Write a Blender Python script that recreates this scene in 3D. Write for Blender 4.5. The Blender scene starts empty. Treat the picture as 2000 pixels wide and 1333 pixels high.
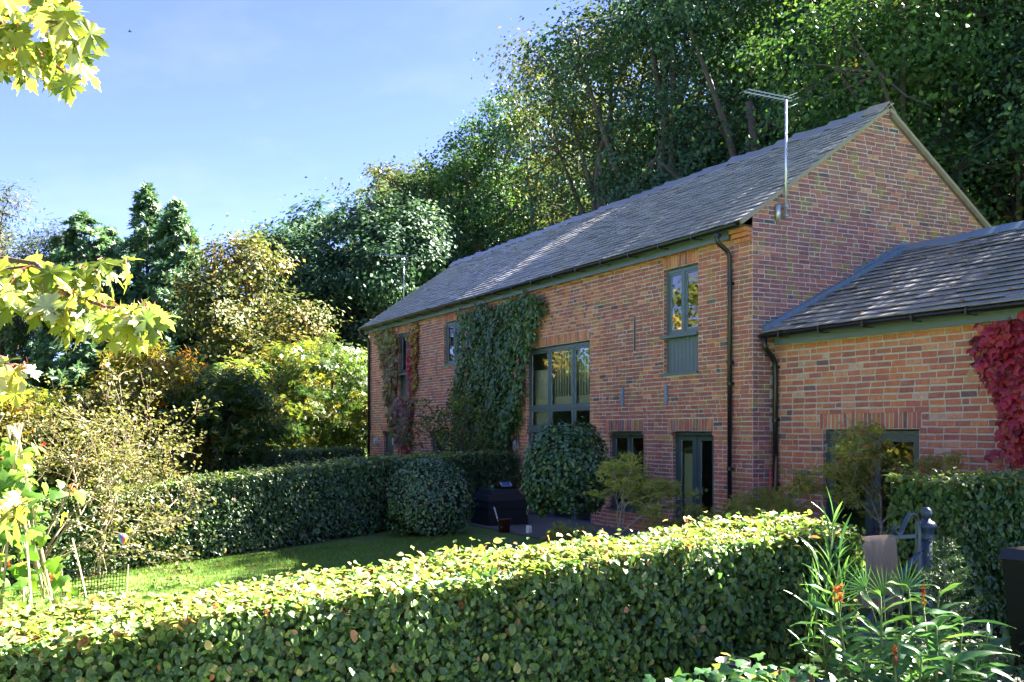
import bpy, math
import numpy as np
from mathutils import Matrix, Vector

SC = bpy.context.scene
COL = SC.collection
RNG = np.random.default_rng(11)
U = RNG.uniform
PI = math.pi

# ------------------------------------------------------------------ camera, sky, sun, exposure
CAM = np.array([12.44, -10.76, 2.13])
YAW = 0.476
cam = bpy.data.cameras.new('camera')
cam.sensor_width = 36.0
cam.lens = 35.0
cam.shift_y = 0.0875
cam.clip_start = 0.05
cam.clip_end = 2000
camera = bpy.data.objects.new('camera', cam)
camera.location = CAM
camera.rotation_euler = (PI / 2, 0, PI / 2 - YAW)
COL.objects.link(camera)
SC.camera = camera

SUN_AZ = math.radians(5)       # from +Y towards -X
SUN_EL = math.radians(41)
SUN = np.array([-math.sin(SUN_AZ) * math.cos(SUN_EL), math.cos(SUN_AZ) * math.cos(SUN_EL), math.sin(SUN_EL)])
sl = bpy.data.lights.new('sun', 'SUN')
sl.energy = 5.0
sl.angle = math.radians(0.5)
sl.color = (1.0, 0.93, 0.80)
sun = bpy.data.objects.new('sun', sl)
sun.rotation_euler = Vector(-SUN).to_track_quat('-Z', 'Y').to_euler()
sun.location = (0, 0, 40)
COL.objects.link(sun)

wd = bpy.data.worlds.new('World')
SC.world = wd
wd.use_nodes = True
nt = wd.node_tree
nt.nodes.clear()
sky = nt.nodes.new('ShaderNodeTexSky')
sky.sky_type = 'NISHITA'
sky.sun_disc = False
sky.sun_elevation = SUN_EL
sky.sun_rotation = -SUN_AZ
sky.altitude = 50
sky.air_density = 0.34
sky.dust_density = 0.0
sky.ozone_density = 4.5
bg = nt.nodes.new('ShaderNodeBackground')
bg.inputs['Strength'].default_value = 0.050
wo = nt.nodes.new('ShaderNodeOutputWorld')
tc = nt.nodes.new('ShaderNodeTexCoord')
mp = nt.nodes.new('ShaderNodeMapping')
mp.inputs['Scale'].default_value = (1.2, 3.0, 7.0)
mp.inputs['Rotation'].default_value = (0.2, 0.25, 0.5)
nz = nt.nodes.new('ShaderNodeTexNoise')
nz.inputs['Scale'].default_value = 2.2
nz.inputs['Detail'].default_value = 7
nz.inputs['Roughness'].default_value = 0.6
cr = nt.nodes.new('ShaderNodeValToRGB')
cr.color_ramp.elements[0].position = 0.48
cr.color_ramp.elements[1].position = 0.85
cr.color_ramp.elements[1].color = (0.045, 0.045, 0.045, 1)
mx = nt.nodes.new('ShaderNodeMix')
mx.data_type = 'RGBA'
mx.inputs[7].default_value = (4.5, 5.0, 5.6, 1)
L = nt.links.new
L(tc.outputs['Generated'], mp.inputs['Vector'])
L(mp.outputs['Vector'], nz.inputs['Vector'])
L(nz.outputs['Fac'], cr.inputs['Fac'])
L(cr.outputs['Color'], mx.inputs[0])
L(sky.outputs['Color'], mx.inputs[6])
tn = nt.nodes.new('ShaderNodeMix')
tn.data_type = 'RGBA'
tn.blend_type = 'MULTIPLY'
tn.inputs[0].default_value = 1.0
tn.inputs[7].default_value = (0.94, 0.745, 0.84, 1)
L(mx.outputs[2], tn.inputs[6])
L(tn.outputs[2], bg.inputs['Color'])
L(bg.outputs['Background'], wo.inputs['Surface'])

SC.view_settings.view_transform = 'Standard'
SC.view_settings.look = 'None'
SC.view_settings.exposure = 4.1
SC.view_settings.gamma = 1.0
SC.view_settings.use_curve_mapping = False
SC.render.engine = 'CYCLES'
SC.cycles.max_bounces = 8
SC.cycles.diffuse_bounces = 4
SC.cycles.transparent_max_bounces = 12
SC.cycles.use_denoising = True

# ------------------------------------------------------------------ helpers
FW = np.array([-math.cos(YAW), math.sin(YAW), 0]); RT = np.array([math.sin(YAW), math.cos(YAW), 0])

def view(P):
    """image position (2000 px frame) and distance of points: ranks pieces by how large they show"""
    d = np.asarray(P, float) - CAM
    z = d @ FW
    z = np.where(np.abs(z) < 1e-6, 1e-6, z)
    return 1000 + 1944.4 * (d @ RT) / z, 841.4 - 1944.4 * d[..., 2] / z, z

ORIG = {}

def thing(name, label, cat, loc=(0, 0, 0), group=None):
    o = bpy.data.objects.new(name, None)
    o.empty_display_size = 0.2
    o.location = loc
    COL.objects.link(o)
    o['label'] = label
    o['category'] = cat
    if group:
        o['group'] = group
    ORIG[o.name] = np.array(loc, float)
    return o

def tag(o, label, cat, group=None):
    o['label'] = label
    o['category'] = cat
    if group:
        o['group'] = group
    return o

def link(name, me, parent=None, kind=None, mat4=None):
    o = bpy.data.objects.new(name, me)
    COL.objects.link(o)
    if parent is not None:
        o.parent = parent
        ORIG[o.name] = ORIG[parent.name]
    else:
        ORIG[o.name] = np.zeros(3)
    if kind:
        o['kind'] = kind
    if mat4 is not None:
        o.matrix_basis = mat4
    return o

def np_mesh(name, V, F, mat, tint=None, smooth=False, off=None):
    """F: list of (m,k) index arrays (any k per array)"""
    me = bpy.data.meshes.new(name)
    V = np.asarray(V, np.float32)
    if off is not None:
        V = V - np.asarray(off, np.float32)
    me.vertices.add(len(V))
    me.vertices.foreach_set('co', np.ascontiguousarray(V, np.float32).ravel())
    loops = np.concatenate([np.asarray(f, np.int32).ravel() for f in F])
    tot = np.concatenate([np.full(len(f), f.shape[1], np.int32) for f in F])
    st = np.concatenate([[0], np.cumsum(tot)[:-1]]).astype(np.int32)
    me.loops.add(len(loops))
    me.loops.foreach_set('vertex_index', loops)
    me.polygons.add(len(tot))
    me.polygons.foreach_set('loop_start', st)
    me.polygons.foreach_set('use_smooth', np.full(len(tot), bool(smooth)))
    me.update(calc_edges=True)
    if tint is not None:
        a = me.attributes.new('tint', 'FLOAT', 'FACE')
        a.data.foreach_set('value', np.asarray(tint, np.float32))
    me.materials.append(mat)
    return me

class MB:
    """collects simple shapes into one mesh"""
    def __init__(s):
        s.v = []; s.f = []; s.t = []; s.tv = 0.5
    def add(s, vs, fs):
        b = len(s.v)
        s.v.extend([tuple(map(float, p)) for p in vs])
        for f in fs:
            s.f.append([i + b for i in f]); s.t.append(s.tv)
    def box(s, x0, x1, y0, y1, z0, z1):
        s.add([(x0,y0,z0),(x1,y0,z0),(x1,y1,z0),(x0,y1,z0),(x0,y0,z1),(x1,y0,z1),(x1,y1,z1),(x0,y1,z1)],
              [(3,2,1,0),(4,5,6,7),(0,1,5,4),(1,2,6,5),(2,3,7,6),(3,0,4,7)])
    def bar(s, a, b, w, h, up=(0,0,1)):
        a = Vector(a); b = Vector(b); d = (b - a).normalized()
        upv = Vector(up)
        if abs(d.dot(upv)) > 0.98: upv = Vector((1,0,0))
        x = d.cross(upv).normalized(); y = x.cross(d).normalized()
        vs = []
        for p in (a, b):
            for sx, sy in ((-1,-1),(1,-1),(1,1),(-1,1)):
                vs.append(p + x*sx*w/2 + y*sy*h/2)
        s.add(vs, [(3,2,1,0),(4,5,6,7),(0,1,5,4),(1,2,6,5),(2,3,7,6),(3,0,4,7)])
    def tube(s, pts, r, n=8, cap=True, arc=None):
        pts = [Vector(p) for p in pts]
        if not hasattr(r, '__len__'): r = [r] * len(pts)
        rings = []
        x = None
        for i, p in enumerate(pts):
            d = (pts[min(i+1, len(pts)-1)] - pts[max(i-1, 0)])
            d = d.normalized() if d.length > 1e-9 else Vector((0,0,1))
            if x is None:
                x = d.cross(Vector((0,0,1)))
                if x.length < 1e-3: x = d.cross(Vector((1,0,0)))
            x = (x - d * x.dot(d)).normalized()
            y = d.cross(x).normalized()
            rings.append([p + (x*math.cos(2*PI*k/n) + y*math.sin(2*PI*k/n)) * r[i] for k in range(n)])
        vs = [q for R in rings for q in R]
        fs = []
        for i in range(len(pts)-1):
            for k in range(n):
                k2 = (k+1) % n
                fs.append((i*n+k, i*n+k2, (i+1)*n+k2, (i+1)*n+k))
        if cap:
            fs.append(tuple(range(n))[::-1]); fs.append(tuple((len(pts)-1)*n + k for k in range(n)))
        s.add(vs, fs)
    def lathe(s, prof, c, n=16, sx=1.0, sy=1.0):
        vs = []; fs = []
        for r, z in prof:
            for k in range(n):
                vs.append((c[0]+r*sx*math.cos(2*PI*k/n), c[1]+r*sy*math.sin(2*PI*k/n), c[2]+z))
        for i in range(len(prof)-1):
            for k in range(n):
                k2 = (k+1) % n
                fs.append((i*n+k, i*n+k2, (i+1)*n+k2, (i+1)*n+k))
        if prof[0][0] > 1e-4: fs.append(tuple(range(n))[::-1])
        if prof[-1][0] > 1e-4: fs.append(tuple((len(prof)-1)*n+k for k in range(n)))
        s.add(vs, fs)
    def build(s, name, mat, parent=None, smooth=False, kind=None, tint=False):
        off = ORIG[parent.name] if parent is not None else np.zeros(3)
        me = bpy.data.meshes.new(name)
        V = [(p[0]-off[0], p[1]-off[1], p[2]-off[2]) for p in s.v]
        me.from_pydata(V, [], s.f)
        if smooth:
            me.polygons.foreach_set('use_smooth', np.ones(len(me.polygons), bool))
        if tint:
            a = me.attributes.new('tint', 'FLOAT', 'FACE')
            a.data.foreach_set('value', np.array(s.t, np.float32))
        me.materials.append(mat)
        me.update()
        return link(name, me, parent, kind)

def unit(a):
    return a / np.maximum(np.linalg.norm(a, axis=-1, keepdims=True), 1e-9)

def rnd_dir(n):
    return unit(RNG.normal(size=(n, 3)))

# leaf shapes: x across, y along to the tip, z out of the face
def T(V, F):
    return np.array(V, float), [np.array(f, int) for f in F]
T_QUAD = T([(0,0,0),(.36,.45,.06),(0,1,-.04),(-.36,.45,.06)], [[(0,1,2,3)]])
T_FOLD = T([(0,0,0),(.30,.28,.08),(.27,.70,.06),(0,1,-.08),(-.27,.70,.06),(-.30,.28,.08)], [[(0,1,2,3),(0,3,4,5)]])
T_BEECH = T([(0,0,0),(0,.5,-.05),(.04,1.02,-.24),(.22,.10,.07),(.36,.42,.13),(.27,.76,-.02),(-.22,.10,.05),(-.35,.44,.06),(-.26,.78,-.10)],
            [[(0,3,4,1),(1,4,5,2),(0,1,7,6),(1,2,8,7)]])
def fan(out, c=(0,.36)):
    V = [(c[0], c[1], .03)] + [(x, y, -.30*((x-c[0])**2+(y-c[1])**2) + .05*math.sin(9*math.atan2(x, y-.2))) for x, y in out]
    n = len(out)
    return T(V, [[(0, 1+i, 1+(i+1) % n) for i in range(n)]])
def mirror(h):
    return h + [(-x, y) for x, y in h[::-1] if x > 1e-6]
T_IVY = fan(mirror([(0,.02),(.26,-.08),(.50,.20),(.30,.34),(.28,.55),(0,1)]), (0,.3))
T_VINE = fan(mirror([(0,.05),(.20,-.04),(.42,.06),(.50,.30),(.60,.52),(.36,.56),(.24,.62),(0,1.05)]), (0,.36))
T_STAR = T([(0,0,0),(.13,.5,.03),(0,1,-.1),(-.13,.5,.03),(.42,.30,.03),(.75,.62,-.1),(.30,.48,.03),(-.42,.30,.03),(-.75,.62,-.1),(-.30,.48,.03)],
           [[(0,1,2,3),(0,4,5,6),(0,9,8,7)]])
T_MAPLE = fan(mirror([(.0,.0),(.10,.01),(.20,.05),(.40,-.06),(.32,.08),(.42,.14),(.24,.24),(.38,.34),(.44,.33),(.62,.46),(.47,.50),(.50,.60),(.32,.53),(.13,.46),(.14,.60),(.27,.72),(.15,.74),(.17,.86),(.07,.86),(0,1.1)]), (0,.36))
T_NEEDLE = T([(0,0,0),(.10,.5,.04),(0,1,-.05),(-.10,.5,.04)], [[(0,1,2,3)]])
T_SPRAY = T([(0,0,0),(.10,.3,.03),(.30,.62,-.02),(.05,.60,.04),(0,1,-.08),(-.07,.60,.04),(-.28,.70,-.02),(-.10,.3,.03)], [[(0,1,3,7),(7,3,4,5)],[(1,2,3),(7,5,6)]])

def axes(N, tip=None):
    N = unit(N)
    if tip is None:
        tip = rnd_dir(len(N))
    y = tip - N * np.sum(tip * N, 1, keepdims=True)
    bad = np.linalg.norm(y, axis=1) < 1e-3
    if bad.any():
        y[bad] = np.cross(N[bad], [1.0, .3, .2])
    y = unit(y)
    x = np.cross(y, N)
    return x, y, N

def cloud(name, parent, mat, P, N, S, tmpl, tint, tip=None, ind=0, rank=None, kind=None, piece='leaf', limit=None):
    """leaves at P facing N; the `ind` best-ranked ones become single objects, the rest one mesh"""
    tv, tf = tmpl
    n = len(P)
    S = np.broadcast_to(np.asarray(S, float), (n,))
    x, y, z = axes(N, tip)
    sel = np.zeros(n, bool)
    off = ORIG[parent.name] if parent is not None else np.zeros(3)
    if ind:
        if rank is None:
            px, py, d = view(P)
            rank = S / np.maximum(d, .1) * np.where((px > 0) & (px < 2000) & (py > 0) & (py < 1333) & (d > 0), 1, .01)
        sel[np.argsort(-rank)[:ind]] = True
    r = ~sel
    o = None
    if r.any():
        Pr, Sr, xr, yr, zr = P[r], S[r], x[r], y[r], z[r]
        V = (Pr[:, None, :] + Sr[:, None, None] * (xr[:, None, :]*tv[None, :, 0:1] + yr[:, None, :]*tv[None, :, 1:2] + zr[:, None, :]*tv[None, :, 2:3])).reshape(-1, 3)
        k = len(tv)
        base = np.arange(r.sum())[:, None, None] * k
        F = [(f[None] + base).reshape(-1, f.shape[1]) for f in tf]
        tt = np.concatenate([np.repeat(tint[r], len(f)) for f in tf])
        o = link(name, np_mesh(name, V, F, mat, tt, True, off=off), parent, kind)
    if sel.any():
        lv = np.linspace(.03, .97, 12)
        ms = [np_mesh(piece, tv, tf, mat, np.full(sum(len(f) for f in tf), t), True) for t in lv]
        q = np.clip((tint * 12).astype(int), 0, 11)
        for i in np.nonzero(sel)[0]:
            m = Matrix(((x[i,0]*S[i], y[i,0]*S[i], z[i,0]*S[i], P[i,0]-off[0]), (x[i,1]*S[i], y[i,1]*S[i], z[i,1]*S[i], P[i,1]-off[1]),
                        (x[i,2]*S[i], y[i,2]*S[i], z[i,2]*S[i], P[i,2]-off[2]), (0,0,0,1)))
            link(piece, ms[q[i]], parent, None, m)
    return o

# ------------------------------------------------------------------ materials
def node(nt, typ, **kw):
    n = nt.nodes.new(typ)
    for k, v in kw.items():
        if k in n.inputs: n.inputs[k].default_value = v
        else: setattr(n, k, v)
    return n

def ramp(nt, stops):
    n = nt.nodes.new('ShaderNodeValToRGB')
    e = n.color_ramp.elements
    while len(e) < len(stops): e.new(0.5)
    for i, (p, c) in enumerate(stops):
        e[i].position = p; e[i].color = (c[0], c[1], c[2], 1)
    return n

def new_mat(name):
    m = bpy.data.materials.new(name)
    m.use_nodes = True
    nt = m.node_tree
    nt.nodes.clear()
    out = nt.nodes.new('ShaderNodeOutputMaterial')
    return m, nt, out

def mixc(nt, fac, a, b, mode='MIX'):
    n = nt.nodes.new('ShaderNodeMix'); n.data_type = 'RGBA'; n.blend_type = mode
    for s, v in ((0, fac), (6, a), (7, b)):
        if hasattr(v, 'links') or isinstance(v, bpy.types.NodeSocket): nt.links.new(v, n.inputs[s])
        elif s == 0: n.inputs[0].default_value = v
        else: n.inputs[s].default_value = (v[0], v[1], v[2], 1)
    return n.outputs[2]

def noise(nt, scale, detail=4, rough=.55, world=True, stretch=None):
    n = node(nt, 'ShaderNodeTexNoise', Scale=scale, Detail=detail, Roughness=rough)
    if world:
        g = nt.nodes.new('ShaderNodeNewGeometry')
        src = g.outputs['Position']
        if stretch:
            mpn = nt.nodes.new('ShaderNodeMapping'); mpn.inputs['Scale'].default_value = stretch
            nt.links.new(src, mpn.inputs['Vector']); src = mpn.outputs['Vector']
        nt.links.new(src, n.inputs['Vector'])
    return n.outputs['Fac']

def foliage(name, stops, trans=.35, rough=.45, spec=.35, tgain=1.5, back=None, patch=.35, vein=0):
    m, nt, out = new_mat(name)
    a = nt.nodes.new('ShaderNodeAttribute'); a.attribute_name = 'tint'
    r = ramp(nt, stops)
    nt.links.new(a.outputs['Fac'], r.inputs['Fac'])
    nf = noise(nt, 38.0, 2)
    dark = mixc(nt, 1.0, r.outputs['Color'], (1-patch, 1-patch, 1-patch), 'MULTIPLY')
    col = mixc(nt, nf, dark, r.outputs['Color'])
    if back is not None:
        g = nt.nodes.new('ShaderNodeNewGeometry')
        bc = mixc(nt, .7, col, back)
        col = mixc(nt, g.outputs['Backfacing'], col, bc)
    p = node(nt, 'ShaderNodeBsdfPrincipled', Roughness=rough)
    p.inputs['Specular IOR Level'].default_value = spec
    nt.links.new(col, p.inputs['Base Color'])
    if vein:
        b = node(nt, 'ShaderNodeBump', Strength=vein, Distance=.01)
        nt.links.new(noise(nt, 85.0, 2), b.inputs['Height']); nt.links.new(b.outputs[0], p.inputs['Normal'])
    t = nt.nodes.new('ShaderNodeBsdfTranslucent')
    tcx = mixc(nt, 1.0, r.outputs['Color'], (tgain, tgain*1.05, tgain*.55), 'MULTIPLY')
    nt.links.new(tcx, t.inputs['Color'])
    ms = nt.nodes.new('ShaderNodeMixShader'); ms.inputs[0].default_value = trans
    nt.links.new(p.outputs[0], ms.inputs[1]); nt.links.new(t.outputs[0], ms.inputs[2])
    nt.links.new(ms.outputs[0], out.inputs['Surface'])
    return m

def plain(name, col, rough=.5, metal=0.0, var=.25, scale=9.0, bump=0.0, spec=.5, bscale=None, stretch=None):
    m, nt, out = new_mat(name)
    p = node(nt, 'ShaderNodeBsdfPrincipled', Roughness=rough, Metallic=metal)
    p.inputs['Specular IOR Level'].default_value = spec
    f = noise(nt, scale, 5, .6, True, stretch)
    c = mixc(nt, f, tuple(v*(1-var) for v in col), tuple(min(1, v*(1+var)) for v in col))
    nt.links.new(c, p.inputs['Base Color'])
    if bump:
        b = node(nt, 'ShaderNodeBump', Strength=bump, Distance=.01)
        nt.links.new(noise(nt, bscale or scale*6, 4, .6, True, stretch), b.inputs['Height'])
        nt.links.new(b.outputs[0], p.inputs['Normal'])
    nt.links.new(p.outputs[0], out.inputs['Surface'])
    return m

def brick_mat(name, stops, lichen=0.0, lime=0.25):
    m, nt, out = new_mat(name)
    a = nt.nodes.new('ShaderNodeAttribute'); a.attribute_name = 'tint'
    r = ramp(nt, stops)
    nt.links.new(a.outputs['Fac'], r.inputs['Fac'])
    col = r.outputs['Color']
    f1 = noise(nt, 17.0, 6, .75)
    col = mixc(nt, f1, mixc(nt, 1.0, col, (.42,.40,.46), 'MULTIPLY'), mixc(nt, 1.0, col, (1.45,1.42,1.38), 'MULTIPLY'))
    fs = noise(nt, 2.6, 5, .6, True, (1, 1, .16))
    col = mixc(nt, fs, mixc(nt, 1.0, col, (.66,.64,.66), 'MULTIPLY'), mixc(nt, 1.0, col, (1.22,1.2,1.2), 'MULTIPLY'))
    # burnt headers and soot
    f2 = ramp(nt, [(.60,(0,0,0)),(.72,(1,1,1))]); nt.links.new(noise(nt, 9.0, 5, .7), f2.inputs['Fac'])
    col = mixc(nt, mixf(nt, f2.outputs['Color'], .30), col, (.07,.06,.075))
    # limewash scuffs, fine
    f3 = ramp(nt, [(.62,(0,0,0)),(.74,(1,1,1))]); nt.links.new(noise(nt, 34.0, 4, .75), f3.inputs['Fac'])
    col = mixc(nt, mixf(nt, f3.outputs['Color'], lime), col, (.48,.42,.40))
    f5 = ramp(nt, [(.50,(0,0,0)),(.72,(1,1,1))]); nt.links.new(noise(nt, 2.2, 6, .7), f5.inputs['Fac'])
    col = mixc(nt, mixf(nt, f5.outputs['Color'], lime*.9), col, (.44,.36,.33))
    if lichen:
        f4 = ramp(nt, [(.53,(0,0,0)),(.63,(1,1,1))]); nt.links.new(noise(nt, 3.3, 5, .62), f4.inputs['Fac'])
        col = mixc(nt, mixf(nt, f4.outputs['Color'], lichen), col, (.30,.24,.07))
    p = node(nt, 'ShaderNodeBsdfPrincipled', Roughness=.85)
    p.inputs['Specular IOR Level'].default_value = .3
    nt.links.new(col, p.inputs['Base Color'])
    b = node(nt, 'ShaderNodeBump', Strength=.6, Distance=.008)
    nt.links.new(noise(nt, 55.0, 4, .7), b.inputs['Height'])
    nt.links.new(b.outputs[0], p.inputs['Normal'])
    nt.links.new(p.outputs[0], out.inputs['Surface'])
    return m

def mixf(nt, sock, k):
    n = nt.nodes.new('ShaderNodeMath'); n.operation = 'MULTIPLY'
    nt.links.new(sock, n.inputs[0]); n.inputs[1].default_value = k
    return n.outputs[0]

def slate_mat(name, moss):
    m, nt, out = new_mat(name)
    a = nt.nodes.new('ShaderNodeAttribute'); a.attribute_name = 'tint'
    r = ramp(nt, [(0,(.19,.19,.21)),(.35,(.27,.265,.285)),(.7,(.34,.33,.345)),(1,(.43,.41,.40))])
    nt.links.new(a.outputs['Fac'], r.inputs['Fac'])
    f = noise(nt, 7.0, 6, .7)
    col = mixc(nt, f, mixc(nt, 1.0, r.outputs['Color'], (.6,.6,.62), 'MULTIPLY'), mixc(nt, 1.0, r.outputs['Color'], (1.35,1.3,1.3), 'MULTIPLY'))
    f2 = ramp(nt, [(.58,(0,0,0)),(.64,(1,1,1))]); nt.links.new(noise(nt, 5.0, 7, .75), f2.inputs['Fac'])
    col = mixc(nt, mixf(nt, f2.outputs['Color'], moss), col, (.12,.14,.035))
    f3 = ramp(nt, [(.66,(0,0,0)),(.70,(1,1,1))]); nt.links.new(noise(nt, 21.0, 4, .7), f3.inputs['Fac'])
    col = mixc(nt, mixf(nt, f3.outputs['Color'], .5), col, (.33,.31,.27))
    p = node(nt, 'ShaderNodeBsdfPrincipled', Roughness=.33)
    p.inputs['Specular IOR Level'].default_value = .8
    nt.links.new(col, p.inputs['Base Color'])
    b = node(nt, 'ShaderNodeBump', Strength=.5, Distance=.006)
    nt.links.new(noise(nt, 30.0, 5, .7), b.inputs['Height'])
    nt.links.new(b.outputs[0], p.inputs['Normal'])
    nt.links.new(p.outputs[0], out.inputs['Surface'])
    return m

def glass_mat(name, ior, tint):
    m, nt, out = new_mat(name)
    fr = node(nt, 'ShaderNodeFresnel', IOR=ior)
    tr = nt.nodes.new('ShaderNodeBsdfTransparent'); tr.inputs['Color'].default_value = (*tint, 1)
    gl = node(nt, 'ShaderNodeBsdfGlossy', Roughness=.01)
    gl.inputs['Color'].default_value = (.95,.97,1,1)
    b = node(nt, 'ShaderNodeBump', Strength=.02, Distance=.02)
    nt.links.new(noise(nt, 1.3, 2), b.inputs['Height'])
    nt.links.new(b.outputs[0], gl.inputs['Normal'])
    ms = nt.nodes.new('ShaderNodeMixShader')
    nt.links.new(fr.outputs[0], ms.inputs[0]); nt.links.new(tr.outputs[0], ms.inputs[1]); nt.links.new(gl.outputs[0], ms.inputs[2])
    nt.links.new(ms.outputs[0], out.inputs['Surface'])
    return m

MT = {}
MT['brick'] = brick_mat('old_brick', [(0,(.10,.10,.125)),(.06,(.13,.115,.135)),(.10,(.30,.13,.125)),(.45,(.45,.155,.125)),(.68,(.56,.185,.12)),(.84,(.62,.24,.11)),(1,(.64,.36,.22))], .5, .24)
MT['brick2'] = brick_mat('annex_brick', [(0,(.12,.10,.12)),(.06,(.24,.13,.13)),(.25,(.42,.145,.12)),(.5,(.55,.18,.12)),(.75,(.64,.23,.115)),(.92,(.64,.33,.22)),(1,(.62,.47,.40))], .0, .24)
MT['brick3'] = brick_mat('gable_brick', [(0,(.09,.09,.12)),(.06,(.13,.11,.14)),(.10,(.25,.125,.135)),(.40,(.36,.145,.145)),(.62,(.46,.175,.15)),(.84,(.60,.24,.14)),(1,(.64,.36,.24))], .75, .24)
MT['mortar'] = plain('lime_mortar', (.56,.475,.43), .95, 0, .25, 14, .6)
MT['mortar2'] = plain('grey_mortar', (.50,.43,.385), .95, 0, .22, 10, .6)
MT['slate'] = slate_mat('roof_slate', .22)
MT['slate2'] = slate_mat('mossy_slate', .75)
MT['frame'] = plain('blue_grey_paint', (.085,.125,.155), .38, 0, .12, 4)
MT['frame_dark'] = plain('green_grey_paint', (.045,.075,.085), .4, 0, .15, 4)
MT['black'] = plain('black_plastic', (.010,.011,.013), .3, 0, .3, 6)
MT['lead'] = plain('lead_sheet', (.16,.22,.32), .45, .1, .25, 12, .15)
MT['glass'] = glass_mat('window_glass', 2.3, (.86,.90,.92))
MT['plaster'] = plain('interior_plaster', (.62,.64,.65), .9, 0, .08, 2)
MT['floor_in'] = plain('interior_floor', (.12,.085,.06), .5, 0, .3, 3)
MT['white'] = plain('white_paint', (.75,.77,.78), .5, 0, .06, 6)
MT['verge'] = plain('verge_mortar', (.33,.27,.20), .9, 0, .35, 18, .5)
MT['galv'] = plain('galvanised_steel', (.55,.58,.62), .35, .7, .15, 20)
MT['bark'] = plain('tree_bark', (.085,.068,.052), .9, 0, .5, 7, .8, .3, 30, (1,1,.25))
MT['bark_pale'] = plain('pale_bark', (.28,.24,.23), .8, 0, .35, 14, .4)
MT['twig'] = plain('dry_twig', (.26,.20,.14), .8, 0, .4, 14)
MT['core'] = plain('hedge_stems', (.035,.028,.018), .95, 0, .5, 14)
MT['soil'] = plain('dark_soil', (.05,.038,.027), .95, 0, .5, 12, .8)
MT['stem_green'] = plain('green_stem', (.12,.17,.05), .6, 0, .3, 20)
MT['red_stalk'] = plain('red_leaf_stalk', (.42,.09,.06), .5, 0, .3, 30)
MT['steel_blue'] = plain('slate_blue_paint', (.032,.055,.10), .4, 0, .15, 9)
MT['towel'] = plain('brown_towelling', (.33,.24,.18), .95, 0, .22, 60, .9, .1, 240)
MT['terracotta'] = plain('terracotta', (.36,.13,.07), .85, 0, .25, 18)
MT['wood'] = plain('weathered_wood', (.20,.15,.11), .85, 0, .4, 10, .4, .3, 40, (1,1,.1))
MT['cane'] = plain('bamboo_cane', (.42,.30,.17), .6, 0, .35, 16)
MT['red_paint'] = plain('red_paint', (.50,.03,.05), .4, 0, .15, 10)
MT['lampglass'] = plain('frosted_lamp_glass', (.42,.46,.47), .25, 0, .15, 20)
MT['paving'] = plain('stone_paving', (.16,.15,.135), .85, 0, .4, 5, .5)
MT['bucket'] = plain('dark_red_plastic', (.06,.010,.012), .35, 0, .2, 9)
MT['tank'] = plain('dark_tank_plastic', (.018,.027,.033), .42, 0, .35, 5)
MT['bluepan'] = plain('blue_panel', (.06,.13,.35), .25, 0, .2, 10)
MT['greenball'] = plain('green_rubber', (.08,.40,.16), .5, 0, .15, 10)

MT['beech'] = foliage('beech_leaf', [(0,(0.034,0.084,0.037)),(.45,(0.076,0.161,0.044)),(.72,(0.142,0.234,0.052)),(.88,(.240,.285,.085)),(.93,(.34,.33,.14)),(.95,(0.419,0.246,0.111)),(1,(0.493,0.209,0.099))], .26, .38, .45, 1.5, None, .5, .55)
MT['hedge_far'] = foliage('hornbeam_leaf', [(0,(0.045,0.101,0.054)),(.55,(0.092,0.175,0.067)),(.85,(0.178,0.267,0.075)),(.93,(0.446,0.446,0.149)),(.96,(0.386,0.297,0.105)),(1,(0.475,0.238,0.119))], .22, .38, .5)
MT['laurel'] = foliage('glossy_leaf', [(0,(0.040,0.101,0.051)),(.6,(0.088,0.186,0.068)),(.93,(0.151,0.261,0.085)),(.97,(0.540,0.338,0.101)),(1,(0.650,0.338,0.135))], .15, .26, .6)
MT['box_ball'] = foliage('box_bush_leaf', [(0,(0.057,0.122,0.071)),(.55,(0.115,0.216,0.093)),(.85,(0.201,0.302,0.101)),(.94,(0.345,0.374,0.144)),(1,(0.460,0.259,0.115))], .18, .25, .7)
MT['ivy'] = foliage('ivy_leaf', [(0,(0.042,0.093,0.042)),(.5,(0.078,0.165,0.051)),(.82,(0.128,0.225,0.060)),(.93,(0.225,0.150,0.075)),(1,(0.330,0.120,0.083))], .2, .34, .5)
MT['wood_a'] = foliage('woodland_green', [(0,(0.030,0.070,0.038)),(.5,(0.062,0.124,0.049)),(.85,(0.108,0.169,0.049)),(1,(0.257,0.230,0.068))], .18, .6, .16, 1.5)
MT['wood_b'] = foliage('woodland_blue_green', [(0,(0.028,0.067,0.048)),(.5,(0.056,0.118,0.070)),(.9,(0.098,0.161,0.073)),(1,(0.196,0.210,0.084))], .18, .6, .16, 1.5)
MT['wood_c'] = foliage('woodland_olive', [(0,(0.044,0.065,0.034)),(.5,(0.086,0.111,0.044)),(.85,(0.156,0.143,0.052)),(1,(0.325,0.208,0.078))], .20, .6, .15, 1.5)
MT['wood_d'] = foliage('oak_fresh_green', [(0,(0.031,0.077,0.031)),(.5,(0.067,0.142,0.038)),(.85,(0.132,0.204,0.043)),(.95,(0.312,0.300,0.060)),(1,(0.456,0.288,0.060))], .24, .55, .2, 1.5)
MT['conifer'] = foliage('cypress_spray', [(0,(.035,.090,.050)),(.5,(.075,.155,.075)),(1,(.15,.23,.10))], .2, .5, .35)
MT['pine'] = foliage('pine_needles', [(0,(0.032,0.052,0.042)),(.6,(0.063,0.087,0.059)),(1,(0.140,0.119,0.070))], .12, .7, .1)
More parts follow.
